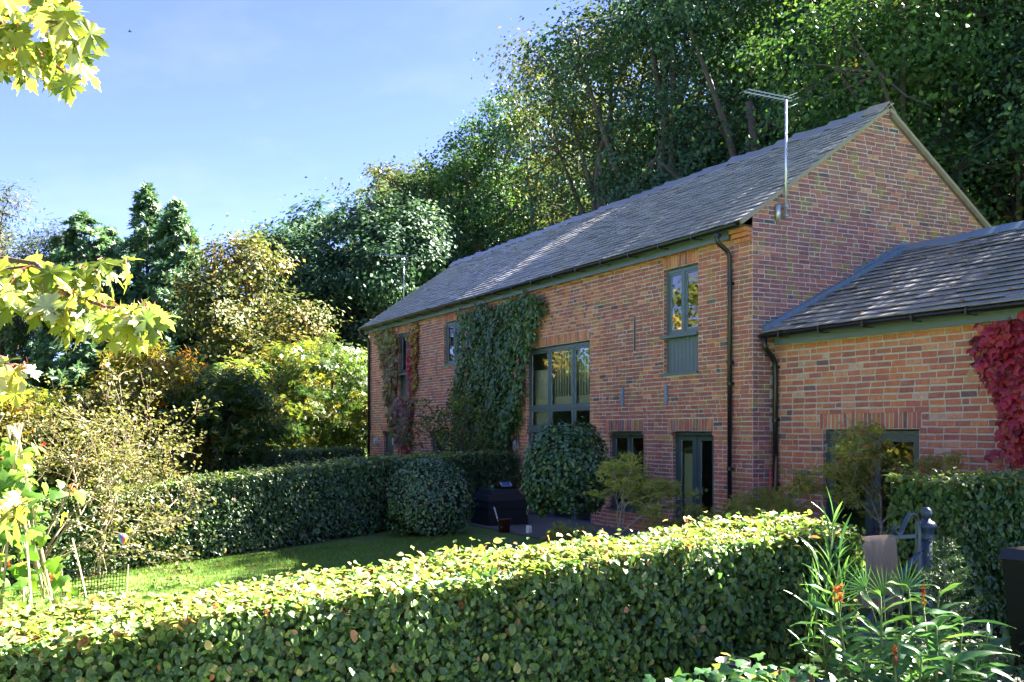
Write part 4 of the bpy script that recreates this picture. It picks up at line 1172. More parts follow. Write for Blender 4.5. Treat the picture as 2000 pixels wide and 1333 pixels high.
# ------------------------------------------------------------------ hedges
def hedge(label, line, thick, side, size, dens, mat, tmpl, seed, ind=0, brown_top=0.0, base_off=.12, ends=(True, True), name='hedge', back=True, sprout=.10):
    """line: front top edge [(x,y,ztop)...]; `side` +1 puts the body to the left of the line's direction"""
    rng = np.random.default_rng(seed)
    Lp = np.array(line, float)
    seg = np.linalg.norm(np.diff(Lp[:, :2], axis=0), axis=1); cum = np.concatenate([[0], np.cumsum(seg)]); tot = cum[-1]
    def at(s):
        s = np.clip(s, 0, tot)
        return np.stack([np.interp(s, cum, Lp[:, k]) for k in range(3)], 1)
    def dirn(s):
        i = np.clip(np.searchsorted(cum, s, 'right')-1, 0, len(seg)-1)
        d = (Lp[i+1, :2]-Lp[i, :2])/seg[i][:, None]
        return d
    c0 = Lp.mean(0)
    t = thing(name, label, 'hedge', (float(c0[0]), float(c0[1]), float(gz(c0[0], c0[1]))))
    def body(s, w):  # point at arc s, inward offset w
        p = at(s); d = dirn(s); inn = np.stack([-d[:, 1], d[:, 0]], 1)*side
        q = p.copy(); q[:, :2] += inn*w[:, None]
        return q, d, inn
    def undul(s, v): return .020*np.sin(s*2.3+v*3+seed) + .016*np.sin(s*5.7-v*5.1) + .012*np.sin(s*11+v*9)
    Ps, Ns, Ti, Tp = [], [], [], []
    def push(P, N, ti, tp): Ps.append(P); Ns.append(N); Ti.append(ti); Tp.append(tp)
    H = float((Lp[:, 2]-gz(Lp[:, 0], Lp[:, 1])).mean())
    for face in ('front', 'back', 'top', 'e0', 'e1'):
        if face == 'back' and not back: continue
        area = {'front': tot*H, 'back': tot*H*.25, 'top': tot*thick, 'e0': thick*H, 'e1': thick*H}[face]
        if face == 'e0' and not ends[0] or face == 'e1' and not ends[1]: continue
        n = int(area*dens)
        dep = rng.uniform(0, 1, n)**1.6*(.16 if face != 'top' else .07)
        if face in ('front', 'back'):
            s = rng.uniform(0, tot, n); v = rng.uniform(0, 1, n)**.9
            w = np.where(face == 'front', dep + undul(s, v), thick - dep - undul(s, v))
            q, d, inn = body(s, w)
            zb = gz(q[:, 0], q[:, 1]) + base_off*rng.uniform(0, 1, n)
            q[:, 2] = zb + (q[:, 2]-zb)*v + rng.normal(0, .01, n)
            N = np.concatenate([inn*(-1 if face == 'front' else 1), np.zeros((n, 1))], 1)
            N = unit(N + rng.normal(size=(n, 3))*.52 + np.array([0, 0, .40]))
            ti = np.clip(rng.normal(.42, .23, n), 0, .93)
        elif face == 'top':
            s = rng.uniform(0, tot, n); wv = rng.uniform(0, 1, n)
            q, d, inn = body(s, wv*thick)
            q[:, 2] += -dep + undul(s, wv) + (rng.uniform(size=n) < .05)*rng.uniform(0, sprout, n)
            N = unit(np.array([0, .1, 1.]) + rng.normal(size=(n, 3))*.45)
            ti = np.clip(rng.normal(.78, .15, n), 0, .93)  # top leaves tinted paler: yellow new growth plus sunlight painted in
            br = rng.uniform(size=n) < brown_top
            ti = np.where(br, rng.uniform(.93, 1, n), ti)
        else:
            s = np.full(n, 0. if face == 'e0' else tot); wv = rng.uniform(0, 1, n); v = rng.uniform(0, 1, n)
            q, d, inn = body(s, wv*thick)
            sg = -1 if face == 'e0' else 1
            q[:, :2] += d*(sg*(-dep + undul(wv*thick, v)))[:, None]
            zb = gz(q[:, 0], q[:, 1]) + base_off*rng.uniform(0, 1, n)
            q[:, 2] = zb + (q[:, 2]-zb)*v
            N = unit(np.concatenate([d*sg, np.zeros((n, 1))], 1) + rng.normal(size=(n, 3))*.52 + np.array([0, 0, .40]))
            ti = np.clip(rng.normal(.42, .23, n), 0, .93)
        # the clipped edge is a little rounded
        odd = rng.uniform(size=n) < .012
        ti = np.where(odd, rng.uniform(.9, 1, n), ti)
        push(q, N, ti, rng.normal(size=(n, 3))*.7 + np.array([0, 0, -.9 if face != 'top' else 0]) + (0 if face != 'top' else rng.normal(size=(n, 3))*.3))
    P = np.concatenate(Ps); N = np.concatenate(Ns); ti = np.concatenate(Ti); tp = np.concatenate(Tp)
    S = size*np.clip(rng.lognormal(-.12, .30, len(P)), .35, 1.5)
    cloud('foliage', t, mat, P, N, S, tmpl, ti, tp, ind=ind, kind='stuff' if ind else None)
    # woody inside
    mb = MB(); m = 40
    ss = np.linspace(.16, tot-.16, m)
    a, d, inn = body(ss, np.full(m, .17)); b, _, _ = body(ss, np.full(m, thick-.17))
    for i in range(m-1):
        for (p0, p1) in ((a, b),):
            zt = lambda p: p[2]-.16
            g0, g1 = float(gz(*a[i, :2]))+.02, float(gz(*a[i+1, :2]))+.02
            v = [(*a[i, :2], g0), (*a[i+1, :2], g1), (*b[i+1, :2], g1), (*b[i, :2], g0), (*a[i, :2], zt(a[i])), (*a[i+1, :2], zt(a[i+1])), (*b[i+1, :2], zt(b[i+1])), (*b[i, :2], zt(b[i]))]
            fs = [(0,1,5,4), (4,5,6,7), (2,3,7,6)]
            if i == 0: fs.append((3,0,4,7))
            if i == m-2: fs.append((1,2,6,5))
            mb.add(v, fs)
    mb.build('stems', MT['core'], t)
    mb = MB()
    for s in np.arange(.25, tot-.1, .33):
        q, _, _ = body(np.array([s]), np.array([.07+.06*rng.uniform()])); x, y, z = q[0]; g = float(gz(x, y))
        mb.tube([(x, y, g-.03), (x+rng.normal()*.03, y+rng.normal()*.03, g+.35)], [.022, .014], 6, False)
    mb.build('stem_bases', MT['bark'], t, kind='stuff')
    return t

hedge('long beech hedge in the foreground with a sunlit top and shaded near face', [(7.05,-13.4,.94),(6.95,-12,1.0),(6.85,-10.75,1.05),(6.8,-9.0,1.15),(6.78,-7.0,1.27),(6.78,-4.78,1.38)], 1.02, 1, .051, 3000, MT['beech'], T_BEECH, 5, ind=300, brown_top=.10)
hedge('taller beech hedge to the right of the iron gate post', [(6.35,-3.15,1.66),(6.35,-1.9,1.68),(6.3,-.5,1.68)], .78, 1, .056, 2900, MT['beech'], T_BEECH, 6, ind=300)
hedge('clipped hedge across the lawn meeting the house wall by the tall window', [(-3.2,-11.6,1.02),(-3.7,-10.2,1.10),(-4.25,-8.8,1.22),(-4.95,-6.4,1.42),(-5.85,-4.2,1.57),(-7.95,-.32,1.63)], .85, 1, .064, 1500, MT['hedge_far'], T_FOLD, 7)
hedge('far low hedge running to the left end of the house', [(-12.2,-10.5,1.22),(-13.4,-8.0,1.36),(-15.4,-5.0,1.47),(-17.6,-.6,1.58)], .9, 1, .075, 1000, MT['hedge_far'], T_FOLD, 8)

def ball(name, label, c, rx, rz, n, leaf, mat, tmpl, seed, ind=0, cat='bush', ry=None, lump=.10, flat_base=.0, tshift=0.):
    rng = np.random.default_rng(seed); ry = ry or rx
    t = thing(name, label, cat, (c[0], c[1], float(gz(c[0], c[1]))))
    d = rnd_dir(n)
    d[:, 2] = np.where(d[:, 2] < -.8, -d[:, 2], d[:, 2])
    lum = 1 + lump*(np.sin(d[:, 0]*6+seed)*np.sin(d[:, 1]*5+2)+.6*np.sin(d[:, 2]*8+d[:, 0]*7))
    rr = (1-.14*rng.uniform(0, 1, n)**1.8)*lum + (rng.uniform(size=n) < .08)*rng.uniform(0, .16, n)
    P = np.array(c) + d*rr[:, None]*np.array([rx, ry, rz])
    g = gz(P[:, 0], P[:, 1]) + .08
    keep = P[:, 2] > g
    N = unit(d*np.array([1/rx, 1/ry, 1/rz])*min(rx, rz) + rng.normal(size=(n, 3))*.45 + np.array([0, 0, .25]))
    ti = np.clip(rng.normal(.42+tshift, .2, n), 0, .94); ti = np.where(rng.uniform(size=n) < .012, rng.uniform(.95, 1, n), ti)
    tp = rng.normal(size=(n, 3))*.6 + np.array([0, 0, -.8])
    k = keep
    cloud('foliage', t, mat, P[k], N[k], (leaf*rng.uniform(.7, 1.25, n))[k], tmpl, ti[k], tp[k], ind=ind, kind='stuff' if ind else None)
    mb = MB(); mb.lathe([(.02, -rz*.8), (rx*.5, -rz*.68), (rx*.72, -rz*.4), (rx*.80, 0), (rx*.70, rz*.45), (rx*.42, rz*.72), (.02, rz*.82)], c, 14, 1, ry/rx)
    mb.build('stems', MT['core'], t, True)
    return t
ball('round_bush', 'clipped round laurel ball in front of the tall window', (-2.95,-1.72,1.38), .80, .86, 5600, .085, MT['laurel'], T_FOLD, 61)
ball('round_bush', 'clipped round bush against the middle hedge beside the black tank', (-5.02,-3.52,.76), .78, .84, 7000, .062, MT['box_ball'], T_FOLD, 62, tshift=.02)

# ------------------------------------------------------------------ climbers
def inpoly(x, z, poly):
    c = np.zeros(len(x), bool); j = len(poly)-1
    for i in range(len(poly)):
        xi, zi = poly[i]; xj, zj = poly[j]
        c ^= ((zi > z) != (zj > z)) & (x < (xj-xi)*(z-zi)/(zj-zi+1e-12)+xi)
        j = i
    return c
def climber(name, label, polys, y0, n, leaf, mat, tmpl, seed, thick=.14, ind=0, stems=(), jit=.08, tfun=None, cat='climber'):
    rng = np.random.default_rng(seed)
    t = thing(name, label, cat, (float(np.mean([p[0] for p in polys[0]])), y0, .2))
    X, Z = [], []
    ax = np.concatenate([np.array(p) for p in polys]); lo, hi = ax.min(0)-.1, ax.max(0)+.1
    while sum(map(len, X)) < n:
        x = rng.uniform(lo[0], hi[0], n); z = rng.uniform(lo[1], hi[1], n)
        jx = x + rng.normal(0, jit, n) + .05*np.sin(z*7+seed); jz = z + rng.normal(0, jit, n)
        k = np.zeros(n, bool)
        for p in polys: k |= inpoly(jx, jz, p)
        X.append(x[k]); Z.append(z[k])
    X = np.concatenate(X)[:n]; Z = np.concatenate(Z)[:n]
    bump = .5+.5*np.sin(X*5+seed)*np.sin(Z*4.3+1)
    dep = rng.uniform(0, 1, n)**.6
    Y = y0 - .035 - dep*thick*(.55+.6*bump)
    N = unit(np.array([0, -1., .35]) + rng.normal(size=(n, 3))*.38)
    tp = np.array([0, -.25, -1.]) + rng.normal(size=(n, 3))*.45
    ti = tfun(X, Z, rng, n) if tfun else np.clip(rng.normal(.45, .2, n), 0, 1)
    P = np.stack([X, Y, Z], 1)
    S = leaf*rng.uniform(.6, 1.25, n)
    px, py, d = view(P)
    cloud('foliage', t, mat, P, N, S, tmpl, ti, tp, ind=ind, rank=S/d*(.3+dep)*np.where((px < 2000) & (py < 1000), 1, .01), kind='stuff' if ind else None)
    mb = MB()
    for st in stems:
        pts = [(a, y0-.03-.01*(i % 2), b) for i, (a, b) in enumerate(st)]
        mb.tube(pts, [.016-.008*i/max(1, len(pts)-1) for i in range(len(pts))], 5, False)
    for q in range(30):
        i = rng.integers(n); j = np.argmin(np.where(np.abs(Z-(Z[i]-.5)) < .2, np.abs(X-X[i]), 9))
        mb.tube([(X[i], y0-.03, Z[i]), ((X[i]+X[j])/2, y0-.05, (Z[i]+Z[j])/2), (X[j], y0-.03, Z[j])], .006, 4, False)
    mb.build('stem', MT['bark'], t)
    return t
IVY = [(-11.85,5.22),(-11.3,5.12),(-10.2,5.24),(-9.3,5.10),(-8.4,5.22),(-7.55,5.20),(-7.08,5.02),(-7.05,4.75),(-7.35,4.35),(-7.75,3.9),(-7.95,3.3),(-7.95,2.9),(-8.25,2.4),(-8.55,2.15),(-8.6,1.5),(-9.3,1.2),(-12.3,1.2),(-12.4,2.2),(-12.2,3.2),(-11.95,3.9),(-12.0,4.6)]
IVY = [(a+(.80 if a < -11 else .33), b) for a, b in IVY]
climber('ivy', 'dark green ivy sheet covering the wall left of the tall window', [IVY], 0, 9500, .105, MT['ivy'], T_IVY, 71, .26, 300,
        [[(-10.2,.2),(-10.1,1.5),(-10.4,3),(-10,4.8)], [(-9.5,.2),(-9.2,1.6),(-8.6,3),(-8.0,4.6)]],
        tfun=lambda X, Z, r, n: np.clip(r.normal(.42, .2, n) + np.where(X > -8.0, .18, 0)*r.uniform(size=n) + .12*np.sin(X*2+Z), 0, 1))
climber('ivy', 'thin ivy shoots hanging beside the wall lamp', [[(-8.3,2.6),(-7.85,2.75),(-7.85,2.2),(-8.1,2.0),(-8.5,2.1)], [(-8.4,1.62),(-7.9,1.62),(-7.85,1.15),(-8.3,.7),(-8.6,1.0)]], 0, 230, .09, MT['ivy'], T_IVY, 72, .10)
CR1 = [(-17.85,5.20),(-17.2,5.24),(-16.4,5.20),(-16.12,5.05),(-15.95,4.7),(-16.08,4.2),(-15.98,3.85),(-16.22,3.6),(-16.15,3.05),(-14.85,3.05),(-14.85,2.45),(-15.0,2.1),(-15.25,1.72),(-15.9,1.75),(-16.3,2.2),(-16.75,2.7),(-16.95,3.3),(-17.2,4.2)]
CR1 = [(a+.17, b) for a, b in CR1]
def cr_t(X, Z, r, n):
    pink = (X > -15.75) & (Z < 3.2)
    t = np.clip(r.normal(.42, .22, n) + np.where(Z > 4.6, .2, 0), 0, 1)
    return np.where(pink, np.clip(r.normal(.15, .12, n), 0, 1), t)
climber('creeper', 'turning green and purple creeper beside the far upper window', [CR1], 0, 3000, .115, MT['creeper_mix'], T_VINE, 73, .16, 0, [[(-15.9,.2),(-15.8,1.2),(-15.9,2.4)], [(-15.5,.2),(-15.6,1.3),(-15.4,2.2)], [(-15.2,.2),(-15.3,1.4),(-15.1,2.2)]], tfun=cr_t)
CR2 = [(-14.98,5.16),(-14.4,5.20),(-14.42,4.4),(-14.5,3.6),(-14.75,3.2),(-14.95,3.35),(-14.98,3.9),(-14.98,4.4)]
CR2 = [(a+.12, b) for a, b in CR2]
climber('creeper', 'pink and crimson creeper strand right of the far upper window', [CR2], 0, 950, .10, MT['creeper_pink'], T_VINE, 74, .13, 0, [[(-14.9,3.0),(-14.7,4),(-14.6,5)]],
        tfun=lambda X, Z, r, n: np.where((Z > 4.75) | (X > -14.56), np.clip(r.normal(.92, .06, n), 0, 1), np.clip(r.normal(.4, .2, n), 0, .9)))
climber('creeper', 'crimson creeper strip hanging low beside the far door', [[(-15.2,2.6),(-14.9,2.6),(-14.9,1.9),(-15.05,1.3),(-15.3,1.5)]], 0, 190, .10, MT['creeper_pink'], T_VINE, 75, .12, 0, tfun=lambda X, Z, r, n: np.clip(r.normal(.4, .15, n), 0, .8))
CR3 = [(3.72,3.42),(3.95,3.46),(4.3,3.46),(4.8,3.5),(5.4,3.5),(5.4,1.6),(4.45,1.62),(4.2,1.85),(4.13,2.2),(4.02,2.55),(3.92,2.8),(3.80,3.05)]
CR3 = [(a+.13, b) for a, b in CR3]
climber('creeper', 'crimson creeper cascading over the annex wall at the right edge', [CR3], ANX_Y, 1500, .13, MT['creeper_red'], T_VINE, 76, .20, 300,
        [[(4.3,.2),(4.32,1.2),(4.25,1.9)], [(4.45,.2),(4.5,1.2),(4.55,2.4)], [(4.18,1.0),(4.2,1.6)]],
        tfun=lambda X, Z, r, n: np.clip(r.normal(.5, .2, n) + np.where((X < 4.0) & (Z > 3.2), -.3, 0), 0, 1))

# ------------------------------------------------------------------ branching shrubs
def limb(mb, p, d, l, r, depth, rng, ends, spread=.55, up=.15, kids=(2, 3), shrink=.72, segs=3, allp=None):
    p = np.array(p, float); d = unit(np.array(d, float)[None])[0]
    pts = [p]
    for i in range(segs):
        d = unit((d + rng.normal(size=3)*.16 + np.array([0, 0, up*.25]))[None])[0]
        pts.append(pts[-1] + d*l/segs)
    mb.tube(pts, [r*(1-.35*i/segs) for i in range(segs+1)], 5 if r > .006 else 4, False)
    if allp is not None: allp.extend([(q, d) for q in pts[1:]])
    if depth == 0:
        ends.append((pts[-1], d)); return
    for k in range(int(rng.integers(kids[0], kids[1]+1))):
        nd = unit((d + rng.normal(size=3)*spread + np.array([0, 0, up]))[None])[0]
        s = pts[-1] if k == 0 or rng.uniform() < .6 else pts[-2]
        limb(mb, s, nd, l*shrink*rng.uniform(.75, 1.2), r*.62, depth-1, rng, ends, spread, up, kids, shrink, segs, allp)

def shrub(name, label, base, dirs, l, r, depth, seed, leafmat, leaf, per, tmpl, bark, cat='shrub', spread=.55, up=.1, kids=(2, 3), cl=.09, flatten=.5, tint=(.45, .2), along=False, shrink=.72, droop=-.3):
    rng = np.random.default_rng(seed)
    t = thing(name, label, cat, tuple(map(float, base)))
    mb = MB(); ends = []; allp = []
    for d in dirs:
        limb(mb, base, d, l*rng.uniform(.85, 1.15), r, depth, rng, ends, spread, up, kids, shrink, 3, allp)
    mb.build('branches', MT[bark], t, True)
    src = allp if along else ends
    E = np.array([e[0] for e in src]); D = np.array([e[1] for e in src])
    n = len(E)*per; i = np.repeat(np.arange(len(E)), per)
    P = E[i] + rng.normal(size=(n, 3))*cl*np.array([1, 1, flatten])
    N = unit(np.array([0, 0, .9]) + rng.normal(size=(n, 3))*.55)
    tp = D[i]*.6 + rng.normal(size=(n, 3))*.7 + np.array([0, 0, droop])
    ti = np.clip(rng.normal(tint[0], tint[1]*.6, len(E))[i] + rng.normal(0, tint[1]*.6, n), 0, 1)
    cloud('foliage', t, leafmat if not isinstance(leafmat, str) else MT[leafmat], P, N, leaf*rng.uniform(.7, 1.3, n), tmpl, ti, tp)
    return t
def fand(n, tilt, rng, bias=(0, 0, 0)):
    return [(math.cos(2*PI*k/n+rng.uniform(0, .9))*tilt + bias[0], math.sin(2*PI*k/n+rng.uniform(0, .9))*tilt + bias[1], 1+bias[2]) for k in range(n)]
r0 = np.random.default_rng(3)
shrub('shrub', 'loose leafy shrub standing against the ivy covered wall', (-10.3,-.85,.2), fand(6, .5, r0), 1.15, .025, 3, 81, 'maple_green', .085, 26, T_FOLD, 'bark', cl=.17, spread=.5, up=.12, tint=(.55, .25), along=False)
gx, gy = -.15, -2.45
shrub('acer', 'small lime yellow acer in front of the ground floor windows', (gx,gy,.55), fand(5, .55, r0), .48, .014, 3, 82, 'acer_lime', .075, 26, T_STAR, 'bark_pale', cl=.085, flatten=.3, spread=.55, up=.05, cat='acer')
mbp = MB(); mbp.tube([(gx+.01,gy,.12),(gx,gy,.35),(gx,gy,.58)], [.022,.018,.016], 6); q = mbp.build('trunk', MT['bark_pale'], bpy.data.objects['acer'])
shrub('acer', 'olive and red acer with pale bare branches in front of the glazed doors', (3.40,-.85,.95), [(-.35,-.25,1.1),(.05,.15,1.5),(.25,.5,.8),(-.7,-.5,.75)], .60, .016, 3, 83, 'acer_mix', .075, 9, T_STAR, 'bark_pale', cl=.085, flatten=.45, spread=.48, up=.08, cat='acer', tint=(.5, .25), along=True)
mbp = MB(); mbp.tube([(3.44,-.84,.14),(3.42,-.86,.55),(3.40,-.85,.98)], [.030,.026,.022], 7); mbp.build('trunk', MT['bark_pale'], bpy.data.objects['acer.001'])
for lab, b, l, sd, mt, per in [
 ('low olive acer spreading under the glazed doors', (2.6,-1.55,.2), .50, 84, 'acer_mix', 22),
 ('low feathery acer at the foot of the annex downpipe', (1.4,-1.2,.2), .42, 85, 'acer_mix', 20),
 ('low reddish acer beside the red cane', (.75,-1.3,.2), .38, 86, 'acer_mix', 18)]:
    shrub('acer', lab, b, fand(5, .8, r0), l, .012, 3, sd, mt, .07, per, T_STAR, 'bark_pale', cl=.10, flatten=.4, spread=.6, up=.02, cat='acer', tint=(.42, .2))
x, y = img(1712, 10.4)
shrub('acer', 'dark purple cut leaf acer behind the gate', (x,y,.2), fand(6, .7, r0), .36, .012, 3, 87, 'acer_purple', .06, 24, T_STAR, 'bark', cl=.09, flatten=.6, spread=.6, up=.06, cat='acer')
x, y = img(1125, 15.2)
shrub('fern_bush', 'low pale feathery bush beside the lime acer', (x,y,.15), fand(7, 1.0, r0), .26, .008, 2, 88, 'acer_lime', .06, 22, T_STAR, 'bark', cl=.07, flatten=.4, tint=(.25, .2))
# the sparse shrub on the left, all twigs and small pale leaves
x, y = img(70, 14.4)
z = float(gz(x, y))
shrub('twiggy_shrub', 'tall sparse shrub of tangled bare twigs and small pale leaves at the left', (x,y,z+.25), [(.3,.5,1),(-.2,.9,.9),(.5,-.1,1.1),(-.4,.2,1.2),(0,.6,1.2),(.2,-.5,1.0),(.1,1.1,.55),(.5,.9,.45)], 1.0, .020, 4, 89, 'birchy', .058, 4, T_FOLD, 'twig', cl=.07, flatten=1, spread=.60, up=.05, along=True, tint=(.45, .25), shrink=.76)
x, y = img(225, 14.8)
shrub('twiggy_shrub', 'arching sparse shrub reaching over the garden net', (x-.3,y-.2,z+.25), [(.2,.6,1),(-.3,.5,.9),(.4,.1,1.0),(.0,1.0,.8),(-.2,.1,1)], .84, .018, 4, 90, 'birchy', .056, 4, T_FOLD, 'twig', cl=.07, flatten=1, spread=.62, up=.0, along=True, tint=(.4, .25), shrink=.76)
mbp = MB(); mbp.tube([(x-.3,y-.2,z-.05),(x-.3,y-.2,z+.3)], [.03,.024], 6); mbp.build('trunk', MT['twig'], bpy.data.objects['twiggy_shrub.001'])
x, y = img(70, 14.4)
mbp = MB(); mbp.tube([(x,y,z-.05),(x,y,z+.3)], [.035,.028], 6); mbp.build('trunk', MT['twig'], bpy.data.objects['twiggy_shrub'])

# ------------------------------------------------------------------ silver maple over the camera
def pxp(px, py, D):
    return CAM + FW*D + RT*(px-1000)/1944.4*D + np.array([0, 0, 1.])*(841.4-py)/1944.4*D
mp_ = thing('silver_maple', 'silver maple reaching in from the left with large backlit yellow green leaves', 'tree', (7.3, -12.1, .2))
mb = MB(); tb = np.array([7.3, -12.1, .2])
mb.tube([tb+[0,0,-.1], tb+[.02,.03,1.5], tb+[0,0,3.2], tb+[.1,.05,5.2], tb+[.1,0,7.0]], [.15,.13,.11,.08,.03], 10)
def mlimb(pts, r0_, r1_):
    n = len(pts); mb.tube(pts, [r0_+(r1_-r0_)*i/(n-1) for i in range(n)], 6, False)
LIMBS = []
def mbranch(start, path, D0, D1, r0_):
    pts = [start] + [pxp(px, py, D0+(D1-D0)*i/max(1, len(path)-1)) for i, (px, py) in enumerate(path)]
    mlimb(pts, r0_, .004); LIMBS.append(pts[1:]); return pts
mbranch(tb+[.05,.02,3.3], [(-60,5),(40,38),(110,44),(140,46)], 3.9, 3.8, .014)
mbranch(tb+[.05,.02,3.1], [(-60,30),(15,52),(60,90),(95,118),(130,145),(158,156)], 3.9, 3.75, .014)
mbranch(tb+[.05,.02,3.0], [(-60,95),(0,104),(80,120)], 4.1, 4.0, .011)
mbranch(tb+[.02,.02,2.2], [(-80,500),(0,505),(70,515),(130,575),(210,600),(262,605),(300,620)], 3.9, 3.7, .014)
mbranch(tb+[.02,.02,2.15], [(-80,560),(0,570),(80,585),(130,590)], 4.0, 3.9, .011)
mbranch(tb+[.02,.02,2.4], [(60,520),(150,545),(210,520),(245,515)], 3.9, 3.85, .006)
mbranch(tb+[.02,.02,1.8], [(-60,700),(0,708),(30,715),(55,720)], 4.1, 4.0, .011)
mbranch(tb+[.02,.02,1.2], [(-60,980),(0,985),(40,985)], 4.2, 4.1, .01)
mb.build('trunk', MT['bark'], mp_, True)
SPOTS = []
def spots(n, poly, D, seed, s=(.095, .15)):
    rng = np.random.default_rng(seed); c = 0; P = np.array(poly, float)
    while c < n:
        x = rng.uniform(P[:, 0].min(), P[:, 0].max()); y = rng.uniform(P[:, 1].min(), P[:, 1].max())
        if inpoly(np.array([x]), np.array([y]), poly)[0]:
            SPOTS.append((x, y, D + rng.uniform(-.25, .25), rng.uniform(*s))); c += 1
spots(66, [(-60,-30),(120,-20),(190,30),(180,90),(165,150),(120,110),(40,120),(-60,110)], 3.85, 1)
spots(34, [(-60,60),(70,90),(130,130),(150,165),(60,130),(-60,130)], 3.9, 2)
spots(74, [(-60,490),(60,495),(140,520),(245,490),(250,530),(140,560),(70,600),(-60,600)], 3.85, 3)
spots(52, [(80,560),(200,585),(290,600),(310,620),(230,640),(110,620)], 3.75, 4, (.09, .14))
spots(26, [(-60,690),(20,695),(65,715),(60,740),(0,760),(-60,760)], 4.05, 5, (.08, .12))
spots(14, [(-60,950),(50,960),(70,990),(20,1010),(-60,1020)], 4.15, 6)
rng = np.random.default_rng(77)
petm = MB()
lv = np.linspace(.05, .95, 8)
tv, tf = T_MAPLE
LM = []
for t_ in lv:
    for w_ in range(2):
        v2 = tv.copy(); v2[:, 2] += (-.35*v2[:, 1]**2*.4 if w_ else .12*np.abs(v2[:, 0]))
        LM.append(np_mesh('leaf', v2, tf, MT['silver'], np.full(len(tf[0]), t_), True))
allpts = np.array([q for Lb in LIMBS for q in Lb])
offm = ORIG['silver_maple']
for (px, py, D, s) in SPOTS:
    p = pxp(px, py, D)
    tipd = np.array([0, 0, -1.]) + RT*rng.normal(.35, .35) + FW*rng.normal(0, .35)
    nn = unit((SUN*.55 + rng.normal(size=3)*.55 - FW*.25)[None])
    xx, yy, zz = axes(nn, unit(tipd[None]))
    m = Matrix(((xx[0,0]*s, yy[0,0]*s, zz[0,0]*s, p[0]-offm[0]), (xx[0,1]*s, yy[0,1]*s, zz[0,1]*s, p[1]-offm[1]), (xx[0,2]*s, yy[0,2]*s, zz[0,2]*s, p[2]-offm[2]), (0,0,0,1)))
    link('leaf', LM[int(rng.integers(len(LM)))], mp_, None, m)
    q = allpts[np.argmin(np.linalg.norm(allpts-p, axis=1))]
    q = q + (p-q)*.0
    petm.tube([p, (p+q)/2+np.array([0,0,.02]), q] if np.linalg.norm(p-q) < .16 else [p, p-yy[0]*.03+np.array([0,0,.008])], .0012, 4, False)
petm.build('leaf_stalks', MT['red_stalk'], mp_)['kind'] = 'stuff'

# ------------------------------------------------------------------ things fixed to the house
def aerial(label, y, x, z0, z1, boom, back, n_el):
    t = thing('tv_aerial', label, 'aerial', (x, y, z0))
    mb = MB(); mb.tube([(x,y,z0),(x,y,z1)], .019, 8)
    m = mb.build('mast', MT['galv'], t, True)
    for zz in (z0+.05, z0+.20):
        mb = MB(); mb.box(min(x, x-.09), max(x, x-.09)+.03, y-.03, y+.03, zz-.015, zz+.015); mb.build('clamp', MT['galv'], m)
    mb = MB(); mb.bar((x,y+back,z1),(x,y-boom,z1),.015,.015); mb.bar((x,y+back,z1+.055),(x,y-boom*.9,z1+.055),.012,.012)
    b = mb.build('boom', MT['galv'], t)
    for k in range(n_el):
        yy = y - boom + (boom+back)*k/(n_el-1)
        mb = MB(); L_ = .13 + .05*k/n_el; mb.tube([(x-L_,yy,z1+.015),(x+L_,yy,z1+.015)], .003, 5); mb.build('rod', MT['galv'], b)
    for s in (-1, 1):
        mb = MB(); mb.tube([(x-.16,y+back-.03,z1+s*.09),(x+.16,y+back-.03,z1+s*.09)], .006, 5); mb.build('reflector', MT['galv'], b)
    return t
t = aerial('large roof aerial on a tall silver pole bracketed to the gable', .61, .10, 5.58, 7.50, .86, .12, 11)
mb = MB(); mb.tube([(.05,.49,5.55),(.05,.49,5.80)], .045, 10); mb.build('amplifier_box', MT['galv'], t, True)
mb = MB(); mb.tube([(.06,.5,5.8),(.05,.5,5.95),(.05,.56,6.1),(.08,.6,6.2)], .006, 5, False); mb.build('cable', MT['black'], t)
aerial('small distant aerial on a pole at the left end of the roof', 1.26, -18.75, 5.9, 7.92, .95, .14, 10)

def wall_lamp(label, x, y, z):
    t = thing('wall_lamp', label, 'lamp', (x, y, z), 'oval bulkhead wall lamps')
    def ov(rx, rz, y0, y1, mat, nm, par):
        mb = MB(); n = 18
        vs = [(x+rx*math.cos(2*PI*k/n), y0, z+rz*math.sin(2*PI*k/n)) for k in range(n)] + [(x+rx*.9*math.cos(2*PI*k/n), y1, z+rz*.9*math.sin(2*PI*k/n)) for k in range(n)]
        mb.add(vs, [(k, (k+1) % n, n+(k+1) % n, n+k) for k in range(n)] + [tuple(range(n, 2*n))])
        return mb.build(nm, mat, par)
    ov(.085, .155, y, y-.05, MT['galv'], 'base', t); ov(.062, .12, y-.05, y-.10, MT['lampglass'], 'glass', t)
    for dz in (-.05, .05):
        mb = MB(); mb.tube([(x-.075,y-.045,z+dz),(x-.05,y-.108,z+dz),(x+.05,y-.108,z+dz),(x+.075,y-.045,z+dz)], .006, 5); mb.build('guard_bar', MT['galv'], t)
    mb = MB(); mb.tube([(x,y-.045,z-.145),(x,y-.108,z-.09),(x,y-.108,z+.09),(x,y-.045,z+.145)], .006, 5); mb.build('guard_bar', MT['galv'], t)
wall_lamp('oval caged wall lamp beside the ivy and the tall window', -8.20, .024, 1.78)
wall_lamp('oval wall lamp between the left downpipe and the far door', -17.90, .024, 1.79)
wall_lamp('oval wall lamp just right of the far door under the creeper', -16.22, .024, 1.80)

